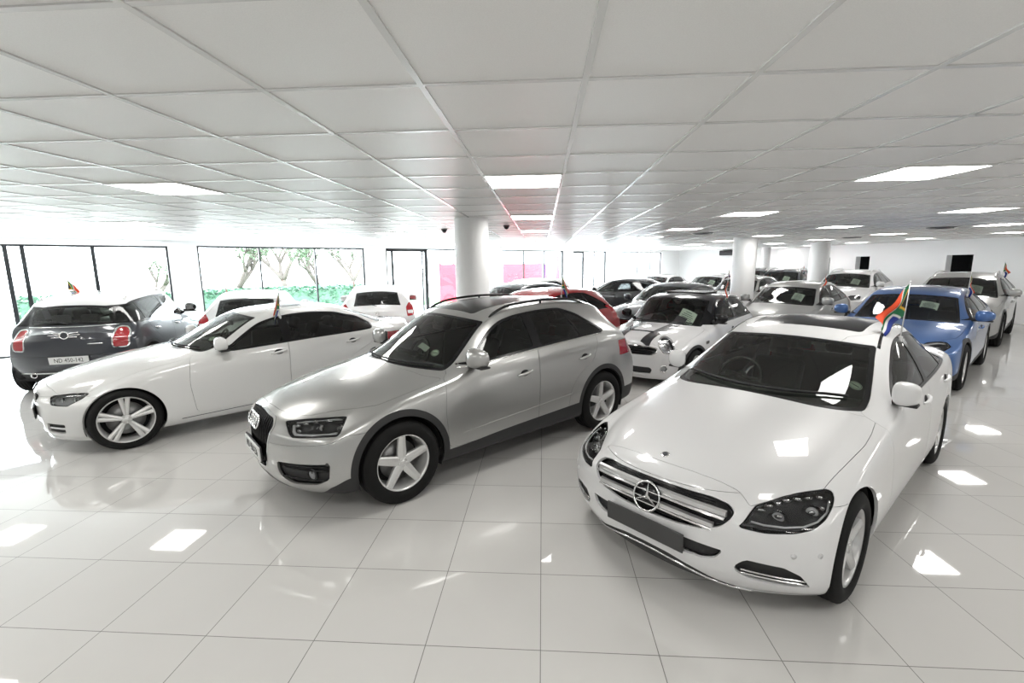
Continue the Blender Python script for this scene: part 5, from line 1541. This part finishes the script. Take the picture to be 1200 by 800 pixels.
def build_room():
    me = bpy.data.meshes.new('floor'); me.from_pydata([(p.x, p.y, 0) for p in ROOM], [], [tuple(range(6))[::-1]]); me.materials.append(floor_material())
    tag(link(bpy.data.objects.new('floor', me)), kind='structure')
    mb = MB(); mb.add([(p.x, p.y, CEIL) for p in ROOM]+[(p.x, p.y, CEIL+.12) for p in ROOM], [tuple(range(6)), tuple(range(6, 12))[::-1]]+[(i, (i+1) % 6, 6+(i+1) % 6, 6+i) for i in range(6)])
    tag(mb.build('ceiling', ceiling_material()), kind='structure')
    # suspended grid: bars at every tile joint, clipped to the room
    def span(axis, c):
        hits = []
        for i in range(6):
            a, b = ROOM[i], ROOM[(i+1) % 6]; a0, b0 = a[axis], b[axis]
            if (a0-c)*(b0-c) < 0: t = (c-a0)/(b0-a0); hits.append(a[1-axis]+t*(b[1-axis]-a[1-axis]))
        return (min(hits), max(hits)) if len(hits) >= 2 else None
    mb = MB()
    for axis, o0 in ((0, .1534), (1, 1.8335)):
        for k in range(-40, 60):
            c = o0+.6*k; s = span(axis, c)
            if not s: continue
            a, b = s; w = .012
            zt = .006 if axis == 0 else .005
            ctr = (c, (a+b)/2, CEIL-zt/2) if axis == 0 else ((a+b)/2, c, CEIL-zt/2)
            mb.box(ctr, (2*w, b-a, zt) if axis == 0 else (b-a, 2*w, zt))
    tag(mb.build('trim_1', M['tbar']), kind='structure')
    W = wall('wall_window_side', P_['A'], P_['B'], [(3.0, 9.40, .03, 2.47), (10.02, 14.61, .42, 2.49), (15.36, 19.77, .02, 2.50), (20.49, 24.26, .02, 2.50), (24.91, 27.46, .02, 2.49), (28.4, 32.7, .02, 2.49)])
    glazing('window_1', W, 3.0, 9.40, .03, 2.47, [4.7, 6.56, 6.82, 7.97], (6.56, 6.82, 7.97))
    glazing('window_2', W, 10.02, 14.61, .42, 2.49, [11.51, 13.05])
    glazing('door_1', W, 15.36, 16.97, .02, 2.50, [15.62, 16.80], (15.62,), .07, .11)
    glazing('window_3', W, 16.97, 19.77, .02, 2.50, [18.4])
    glazing('window_4', W, 20.49, 24.26, .02, 2.50, [21.78, 23.05])
    glazing('door_2', W, 24.91, 25.72, .02, 2.49, [], (), .05, .09)
    glazing('window_5', W, 25.72, 27.46, .02, 2.49, [26.57])
    glazing('window_6', W, 28.4, 32.7, .02, 2.49, [30.34, 31.6])
    wall('wall_far', P_['B'], P_['C'])
    R = wall('wall_right', P_['C'], P_['D'], [(2.85, 3.6, 0, 2.08), (5.0, 5.68, 0, 2.10), (8.76, 9.62, 0, 2.10)])
    A, d, n = R
    rot = Matrix.Rotation(math.atan2(d.y, d.x), 4, 'Z')
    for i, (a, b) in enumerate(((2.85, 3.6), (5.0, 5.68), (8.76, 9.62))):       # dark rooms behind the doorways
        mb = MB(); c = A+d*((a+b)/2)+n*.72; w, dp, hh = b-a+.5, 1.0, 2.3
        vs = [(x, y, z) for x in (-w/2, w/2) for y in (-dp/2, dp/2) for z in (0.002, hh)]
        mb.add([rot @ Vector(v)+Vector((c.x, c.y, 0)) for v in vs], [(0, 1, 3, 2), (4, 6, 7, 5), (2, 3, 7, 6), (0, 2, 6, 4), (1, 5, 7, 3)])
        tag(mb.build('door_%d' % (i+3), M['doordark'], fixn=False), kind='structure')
    wall('wall_near_right', P_['D'], P_['E']); wall('wall_behind', P_['E'], P_['F']); wall('wall_near_left', P_['F'], P_['A'])
    A, d = P_['C'], (P_['D']-P_['C']).normalized(); n = Vector((d.y, -d.x))
    mb = MB(); rot = Matrix.Rotation(math.atan2(d.y, d.x), 4, 'Z')
    for a, b in ((0, 2.85), (3.6, 5.0), (5.68, 8.76), (9.62, 15.3)):
        c = A+d*((a+b)/2)+n*.006; mb.box((c.x, c.y, .05), (b-a, .012, .10), rot)
    tag(mb.build('baseboard_right', M['wall']), kind='structure')
    for i, (x, y, r) in enumerate(((-1.046, 7.06, .25), (5.72, 13.95, .31), (10.45, 18.75, .33), (10.95, 24.2, .20))):
        mb = MB(); mb.lathe([(r, 0), (r, CEIL)], 48, Matrix.Translation((x, y, 0)))
        mb.lathe([(r+.012, 0), (r+.012, .10), (r, .104)], 48, Matrix.Translation((x, y, 0)))
        tag(mb.build('column_%d' % (i+1), M['wall']), kind='structure')

def inside(x, y, mg=.35):
    for i in range(6):
        a, b = ROOM[i], ROOM[(i+1) % 6]; e = (b-a).normalized()
        if (x-a.x)*e.y-(y-a.y)*e.x < mg: return False
    return True

def build_lights():
    xs = [-12.147+3*i for i in range(9)]; ys = [-2.07+3*j for j in range(10)]
    proto = None
    for j, y in enumerate(ys):
        row = [x for x in xs if inside(x, y, .5)]
        for i, x in enumerate(row):
            if proto is None:
                f = MB()
                for q in (-1, 1):
                    f.box((q*.293, 0, -.004), (.018, .604, .010)); f.box((0, q*.293, -.004), (.568, .018, .010))
                df = MB(); df.add([(-.284, -.284, -.004), (.284, -.284, -.004), (.284, .284, -.004), (-.284, .284, -.004)], [(3, 2, 1, 0)])
                proto = empty('ceiling_light')
                obj('light_frame', f.mesh('light_frame', M['tbar']), proto); obj('diffuser', df.mesh('diffuser', M['diffuser']), proto)
                r = proto
            else:
                r = proto.copy(); COL.objects.link(r)
                for ch in proto.children:
                    c = ch.copy(); COL.objects.link(c); c.parent = r
            r.location = (x, y, CEIL-.004)
            tag(r, 'square white ceiling light panel, %s row from the camera end, %s from the window side' % (ORD[j], ORD[i]), 'ceiling light', 'light panels in the ceiling')

def leafmass(mb, pts, size, rnd_):
    for c in pts:
        a = rnd_.uniform(0, 2*PI); t = rnd_.uniform(-1, 1); s = size*rnd_.uniform(.6, 1.2)
        u = Vector((math.cos(a), math.sin(a), t*.6)).normalized(); w = u.cross(Vector((rnd_.uniform(-1, 1), rnd_.uniform(-1, 1), rnd_.uniform(-1, 1)))).normalized()
        mb.add([c-u*s, c+w*s*.45, c+u*s, c-w*s*.45], [(0, 1, 2, 3)])

def tree(x, y, hgt, seed, label):
    r = random.Random(seed); root = empty('tree', (x, y, -.12))
    tr = MB(); tips = []
    def grow(p, d, ln, rad, lev):
        pts = [p]; q = p
        for k in range(4):
            d = (d+Vector((r.uniform(-.16, .16), r.uniform(-.16, .16), .03))).normalized(); q = q+d*ln/4; pts.append(q)
        tr.tube(pts, [rad*(1-.10*k) for k in range(5)], 7)
        if lev >= 3: tips.append((pts[-1], ln)); tips.append((pts[2], ln)); return
        for k in range(3 if lev < 2 else 2):
            a = r.uniform(0, 2*PI); sp = r.uniform(.45, .8)
            nd = (d+Vector((math.cos(a)*sp, math.sin(a)*sp, r.uniform(0, .25)))).normalized()
            grow(q, nd, ln*r.uniform(.68, .85), rad*.62, lev+1)
    grow(Vector((0, 0, 0)), Vector((r.uniform(-.1, .1), r.uniform(-.1, .1), 1)), hgt*.27, hgt*.045, 0)
    tr.build('trunk', M['bark'], root)
    lf = MB(); pts = []
    for p, ln in tips:
        for k in range(34): pts.append(p+Vector((r.gauss(0, .32), r.gauss(0, .32), r.gauss(.1, .25)))*hgt/5)
    leafmass(lf, pts, .085*hgt/5, r); lf.build('foliage', M['leaf'], root, fixn=False)
    tag(root, label, 'tree', 'trees outside the windows')

def build_outside():
    Wd = (P_['B']-P_['A']).normalized(); Wn = Vector((-Wd.y, Wd.x)); A = P_['A']
    def at(s, q): p = A+Wd*s+Wn*q; return p
    mb = MB(); c = [at(-30, .23), at(34, .23), at(34, 70), at(-30, 70)]
    mb.add([(p.x, p.y, -.12) for p in c], [(0, 1, 2, 3)]); tag(mb.build('pavement', M['paving'], fixn=False), kind='structure')
    mb = MB(); c = [at(-20, 6.4), at(28, 6.4), at(28, 11), at(-20, 11)]
    mb.add([(p.x, p.y, -.10) for p in c], [(0, 1, 2, 3)]); tag(mb.build('lawn_strip', M['lawn'], fixn=False), kind='structure')
    r = random.Random(3)
    h = MB()
    for k in range(9000):
        s = r.uniform(6, 17.6); q = r.uniform(6.6, 7.5); z = -.1+1.15*math.sqrt(r.random())
        p = at(s, q); leafmass(h, [Vector((p.x, p.y, z))], .10, r)
    cbox = MB(); p = at(11.8, 7.05); cbox.box((p.x, p.y, .38), (11.4, .7, .95), Matrix.Rotation(math.atan2(Wd.y, Wd.x), 4, 'Z'))
    ho = cbox.build('hedge', M['hedge']); h.build('hedge_leaves', M['hedge'], ho, fixn=False)
    tag(ho, 'clipped green hedge standing outside along the car park', 'hedge')
    for i, (s, q, hh, lb) in enumerate(((12.6, 8.6, 4.3, 'forked bare-limbed tree seen through the first pane of the middle window'),
                                        (15.5, 11.4, 5.0, 'thick-trunked tree seen through the second pane of the middle window'),
                                        (16.2, 8.6, 4.2, 'forked tree seen through the last pane of the middle window'),
                                        (19.1, 11.4, 4.4, 'slim tree behind the last mullion of the middle window'),
                                        (9.85, 11.0, 3.2, 'pale small tree seen through the big corner window'))):
        p = at(s, q); tree(p.x, p.y, hh, 11+i, lb)
    rot = math.atan2(Wd.y, Wd.x)
    for s, q, w, z, lb in ((21.9, 6.0, 1.05, 1.95, 'red hoarding panel outside, half hidden by the round column'), (27.35, 6.0, 3.2, 1.95, 'wide red hoarding outside behind the glass beyond the column')):
        p = at(s, q); root = empty('hoarding', (p.x, p.y, -.12), rot)
        mb = MB(); mb.box((0, 0, (z+.12)/2+.05), (w, .06, z)); mb.build('panel', M['redsign'], root)
        for e in (-1, 1):
            b = MB(); b.box((e*(w/2-.1), .08, (z+.2)/2), (.08, .08, z+.2)); b.build('post', M['frame'], root)
        tag(root, lb, 'hoarding', 'red hoardings outside')
    for s, q, z0, z1, w, mt, nm, lb in ((29.2, 6.2, .3, 2.0, .45, 'purple', 'banner', 'purple feather banner standing outside beside the red hoarding'), (30.4, 6.2, .4, 2.5, .35, 'redsign', 'banner', 'narrow tall red banner standing outside by the last mullion')):
        p = at(s, q); root = empty(nm, (p.x, p.y, -.12), rot)
        b = MB(); b.tube([(0, 0, 0), (0, 0, z1+.2)], .02, 8); b.build('pole', M['alu'], root)
        c = MB(); n = 10; vs = []
        for i in range(n+1):
            z = z0+(z1-z0)*i/n; k = math.sin(PI*min(1, .25+.75*i/n))*.25
            vs += [(.02, 0, z), (.02+w*(.75+k), .03*math.sin(i), z)]
        c.add(vs, [(2*i, 2*i+1, 2*i+3, 2*i+2) for i in range(n)], smooth=True); o = c.build('cloth', M[mt], root, fixn=False)
        tag(root, lb, 'banner')

def build_fittings():
    proto = None
    for x, y, lb in ((-1.85, 9.0, 'small dark dome camera on the ceiling before the round column'), (-.62, 8.3, 'small dark dome camera on the ceiling beyond the round column')):
        root = empty('dome_camera', (x, y, CEIL-.007))
        a = MB(); a.lathe([(.001, 0), (.055, 0), (.058, -.018), (.045, -.024)], 24); a.build('mount', M['plasticgrey'], root)
        b = MB(); b.lathe([(.045, -.022), (.040, -.045), (.024, -.062), (.001, -.068)], 24); b.build('dome', M['blackgloss'], root)
        tag(root, lb, 'camera', 'dome cameras on the ceiling')
    for x, y, lb in ((3.75, 11.5, 'round dark air vent in the ceiling before the thick column'), (9.0, 14.6, 'round dark air vent in the ceiling between the two far columns'), (8.3, 10.6, 'round dark air vent in the ceiling above the silver car by the wall')):
        root = empty('ceiling_vent', (x, y, CEIL-.007))
        a = MB()
        for k in range(4): a.lathe([(.06+.05*k, -.004-.004*k), (.10+.05*k, 0), (.10+.05*k, .004), (.06+.05*k, 0)], 28, closed=True)
        a.build('vent_ring', M['greymid'], root); b = MB(); b.lathe([(.001, .005), (.25, .005)], 28); b.build('duct', M['dark'], root)
        tag(root, lb, 'vent', 'round vents in the ceiling')
    d = (P_['C']-P_['B']).normalized(); ang = math.atan2(d.y, d.x)
    root = empty('air_conditioner', (10.35, 27.60, 2.42), ang)
    a = MB(); a.box((0, 0, .0), (.75, .24, .26), None, .03); a.build('casing', M['plastic'], root)
    for k in range(3):
        b = MB(); b.box((0, -.125, -.08+.03*k), (.66, .008, .012)); b.build('louvre', M['greymid'], root)
    tag(root, 'dark air conditioning unit high on the far white wall', 'air conditioner')

FLAGC = ['red', 'aluwhite', 'flaggreen', 'flagblue', 'flaggold', 'black']
M['flaggreen'] = pmat('flag_green', (.01, .16, .06), .7); M['flagblue'] = pmat('flag_blue', (.01, .03, .25), .7)
M['flaggold'] = pmat('flag_gold', (.75, .42, .03), .7); M['flagred'] = pmat('flag_red', (.72, .075, .02), .7); M['flagblack'] = pmat('flag_black', (.01, .01, .01), .7)
M['flagwhite'] = pmat('flag_white', (.75, .75, .73), .7); M['polewhite'] = pmat('pole_white', (.7, .7, .7), .4)
def flag_colour(s, t):
    x = s*1.5; e = .64; a = abs(t-.5)
    if x >= e: dist = a; tri = False
    else:
        L = math.hypot(e, .5); q = (a*e-(e-x)*.5)/L; dist = abs(q)
        tri = q < 0
    if dist < .10: return 2
    if dist < .167: return 4 if tri else 1
    return 5 if tri else (0 if t < .5 else 3)
def car_flag(base, lean, droop, label, h=.40, hoist=.22, fly=.32, seed=0):
    """little flag on a window-clip pole; droop = direction in which the cloth hangs"""
    root = empty('car_flag', base); r = random.Random(seed)
    lean = Vector(lean); top = Vector((0, 0, 0))+lean.normalized()*h
    p = MB(); p.tube([(0, 0, 0), top*.5, top], .0045, 8); p.ball(top, .008, 10, 6); p.build('pole', M['polewhite'], root)
    c = MB(); c.box((0, 0, .0), (.03, .02, .05), None, .004); c.build('window_clip', M['polewhite'], root)
    nx, ny = 30, 24; D = Vector(droop).normalized(); up = lean.normalized(); N = D.cross(up).normalized(); vs = []
    for i in range(nx+1):
        s = i/nx
        for j in range(ny+1):
            t = j/ny
            hang = s*(1-.55*t)
            q = top*.98-up*hoist*t*(1-.35*s)+D*fly*s*(1-.12*t)
            q = q+N*(.028*s*math.sin(7*s+5*t+seed)+.018*s*math.sin(11*t+seed*2))
            q = q+Vector((0, 0, -.05*s*s*t))
            vs.append(q)
    mb = MB()
    mb.smooth = True
    for i in range(nx):
        for j in range(ny):
            mb.v; 
    mb.v = [tuple(q) for q in vs]
    for i in range(nx):
        for j in range(ny):
            mb.f.append((i*(ny+1)+j, i*(ny+1)+j+1, (i+1)*(ny+1)+j+1, (i+1)*(ny+1)+j)); mb.m.append(flag_colour((i+.5)/nx, (j+.5)/ny)); mb.sm.append(True)
    mb.build('cloth', [M[k] for k in ('flagred', 'flagwhite', 'flaggreen', 'flagblue', 'flaggold', 'flagblack')], root, fixn=False)
    tag(root, label, 'flag', 'flags clipped to the cars')

def copy_tree(o, parent=None):
    c = o.copy(); COL.objects.link(c)
    if parent is not None:
        c.parent = parent
    for ch in list(o.children): copy_tree(ch, c)
    return c
def repaint(root, old, new):
    for ch in root.children_recursive:
        if ch.type != 'MESH': continue
        for sl in ch.material_slots:
            if sl.material == M[old]:
                sl.link = 'OBJECT'; sl.material = M[new]

def pose(root, x, y, deg, label, cat='car'):
    root.location = (x, y, 0); root.rotation_euler = (0, 0, math.radians(deg))
    tag(root, label, cat, 'cars on the showroom floor')

def at_car(root, xm, d, y, z):
    th = root.rotation_euler.z; x = xm-d
    return (root.location.x+math.cos(th)*x-math.sin(th)*y, root.location.y+math.sin(th)*x+math.cos(th)*y, z)

def flag_on(root, H, S, xm, label, sg=1, droop=(-.75, -.1, -.62), dd=0.0, h=.40, seed=1, lean=(.05, 0, 1), hoist=.22, fly=.32):
    d = S['panes'][0][2][1]-.02+dd
    q = d; top, drop = curve(S['top']), curve(S['drop']); zz = float(top(q))-float(drop(q))-S['dlo_top'][2]-.01
    p, n = H.side(d, zz)
    car_flag(at_car(root, xm, d, sg*(p.y+.012), zz-.02), lean, droop, label, h, hoist, fly, seed)

build_room(); build_lights(); build_outside(); build_fittings()

# ------------------------------------------------------------------ cars
C1, H1, X1, _ = car('saloon_car', SALOON, 'white', rims='alu', seats='seat')
saloon_details(C1, H1, X1, SALOON); pose(C1, 2.192, 4.209, -135.57, 'large white saloon with a star in its silver grille and a blank black plate')
C2, H2, X2, _ = car('crossover_car', CROSS, 'silver', rims='aluwhite')
cross_details(C2, H2, X2, CROSS); pose(C2, -.834, 5.131, -135.09, 'silver crossover with four rings on its grille and black wheel arches')
C3, H3, X3, _ = car('sports_saloon_car', SPORT, 'white_warm', rims='aluwhite')
sport_details(C3, H3, X3, SPORT); pose(C3, -4.17, 6.23, -133, 'white sports saloon with double-spoke wheels beside the silver crossover')
C4, H4, X4, _ = car('small_hatchback_car', MINI, 'white', 'black', look={})
mini_details(C4, H4, X4, MINI); pose(C4, 2.587, 8.835, -130.3, 'small white hatchback with round lamps, black roof and black bonnet stripes')
C5, H5, X5, _ = car('small_crossover_car', COUNTRY, 'grey', 'white', look={'rear_window': ('glass_front', 'rear_window', dict(gap=0, depth=.004, inset=.004))})
country_details(C5, H5, X5, COUNTRY); pose(C5, -8.0, 8.5, 111, 'dark grey crossover with a white roof, its tail facing the camera')
C6, H6, X6, _ = car('crossover_car', BLUE, 'blue', rims='alu')
blue_details(C6, H6, X6, BLUE); pose(C6, 6.67, 8.87, -135.8, 'bright blue crossover with a star grille behind the big white saloon')
C7, H7, X7, _ = car('hatchback_car', HATCH, 'red')
hatch_details(C7, H7, X7, HATCH); pose(C7, -.2, 9.5, -135, 'bright red hatchback behind the silver crossover')
def hatch(x, y, deg, paintk, label):
    r = copy_tree(C7); repaint(r, 'red', paintk); pose(r, x, y, deg, label); return r
C8 = hatch(6.19, 12.1, -135, 'silver_light', 'silver hatchback with a sheet on its windscreen, before the thick column')
C9 = hatch(-4.34, 12.28, 108, 'white', 'white hatchback near the windows showing its oval rear glass')
C10 = hatch(-6.35, 10.2, 114, 'white', 'white estate behind the bonnet of the white sports saloon')
C11 = hatch(-.57, 15.55, -135, 'white_warm', 'white hatchback by the windows behind the red hatchback')
C12 = hatch(7.07, 20.36, -135, 'white', 'white car with black glass far back before the far wall')
C13 = hatch(7.0, 17.04, -135, 'silver_light', 'silver car standing right behind the thick column')
C14, H14, X14, _ = car('off_road_car', BIGSUV, 'white', rims='alu')
bigsuv_details(C14, H14, X14, BIGSUV); pose(C14, 10.73, 17.24, -135, 'tall white off-roader with silver roof rails by the right wall')
def suv(x, y, deg, paintk, label):
    r = copy_tree(C14); repaint(r, 'white', paintk); pose(r, x, y, deg, label); return r
C15 = suv(10.04, 20.5, -131, 'greymid', 'dark grey off-roader with a pale sheet in its windscreen, far back')
C16 = suv(10.71, 12.78, -136, 'silver_light', 'silver car beside the right wall behind the blue crossover')
C17 = suv(10.25, 23.75, -135, 'black', 'black off-roader at the very back under the dark air conditioner')
C18, H18, X18, _ = car('saloon_car', SEDAN, 'grey')
sedan_details(C18, H18, X18, SEDAN); pose(C18, 3.25, 12.6, -135, 'dark grey saloon behind the small white hatchback')
def sedan(x, y, deg, paintk, label):
    r = copy_tree(C18); repaint(r, 'grey', paintk); pose(r, x, y, deg, label); return r
C19 = sedan(2.64, 17.25, 150, 'black', 'dark navy saloon showing its red tail lamp behind the red hatchback')
C20 = hatch(-.85, 12.58, -135, 'greymid', 'dark grey hatchback mostly hidden behind the round column')
C21 = sedan(4.88, 20.86, -135, 'white', 'white saloon far back behind the dark grey saloon')

# ------------------------------------------------------------------ flags
flag_on(C1, H1, SALOON, X1, 'orange-red flag on a white pole on the large white saloon', dd=.0, h=.48, seed=1, droop=(-.66, -.25, -.68), hoist=.27, fly=.40)
flag_on(C3, H3, SPORT, X3, 'red flag above the doors of the white sports saloon', dd=.06, seed=2, droop=(-.25, -.1, -.9), h=.36)
flag_on(C4, H4, MINI, X4, 'red flag on the small white hatchback with stripes', seed=3, droop=(-.1, -.1, -1))
flag_on(C7, H7, HATCH, X7, 'red flag on the roof edge of the red hatchback', seed=4, droop=(.35, -.1, -.9))
flag_on(C8, H7, HATCH, X7, 'red flag on the silver hatchback before the thick column', seed=5, droop=(-.12, -.1, -1))
flag_on(C6, H6, BLUE, X6, 'multicoloured flag on the window of the bright blue crossover', seed=6, droop=(.25, .1, -1))
flag_on(C16, H14, BIGSUV, X14, 'multicoloured flag on the silver car beside the right wall', seed=7, droop=(.5, .2, -.7))
flag_on(C5, H5, COUNTRY, X5, 'small multicoloured flag above the white roof of the dark grey crossover', seed=8, droop=(.5, .2, -.7), h=.34)
flag_on(C10, H7, HATCH, X7, 'small multicoloured flag on the white estate', seed=9, droop=(-.1, .1, -1), h=.34)
flag_on(C9, H7, HATCH, X7, 'small multicoloured flag on the white hatchback near the windows', seed=10, droop=(-.1, .1, -1), h=.34)
flag_on(C15, H14, BIGSUV, X14, 'small flag on the dark grey off-roader', seed=11, droop=(.1, .1, -1), h=.36)
flag_on(C12, H7, HATCH, X7, 'small flag on the far white car with black glass', seed=12, droop=(.2, .1, -1), h=.36)

# ------------------------------------------------------------------ light, camera
w = bpy.data.worlds.new('sky'); SC.world = w; w.use_nodes = True
bg = w.node_tree.nodes['Background']; bg.inputs[0].default_value = (.88, .95, 1.0, 1); bg.inputs[1].default_value = 9.5
f, pt, yw, rl, hc = 550.5254, -.165, -.0653, -.0097, 1.9638
cam = bpy.data.cameras.new('camera'); co = bpy.data.objects.new('camera', cam); COL.objects.link(co); SC.camera = co
cy, sy, cp, sp, cr, sr = math.cos(yw), math.sin(yw), math.cos(pt), math.sin(pt), math.cos(rl), math.sin(rl)
fw = Vector((sy*cp, cy*cp, sp)); rt = Vector((cy, -sy, 0)); up = rt.cross(fw)
r2 = cr*rt+sr*up; u2 = -sr*rt+cr*up
mt = Matrix((r2, u2, -fw)).transposed().to_4x4(); mt.translation = (0, 0, hc); co.matrix_world = mt
cam.sensor_width = 36; cam.lens = 36*f/1200; cam.clip_start = .05; cam.clip_end = 300
SC.view_settings.view_transform = 'Standard'; SC.view_settings.look = 'None'; SC.view_settings.exposure = .90; SC.view_settings.gamma = 1.0
SC.view_settings.use_curve_mapping = False
SC.cycles.transparent_max_bounces = 16
SC.cycles.sample_clamp_indirect = 8
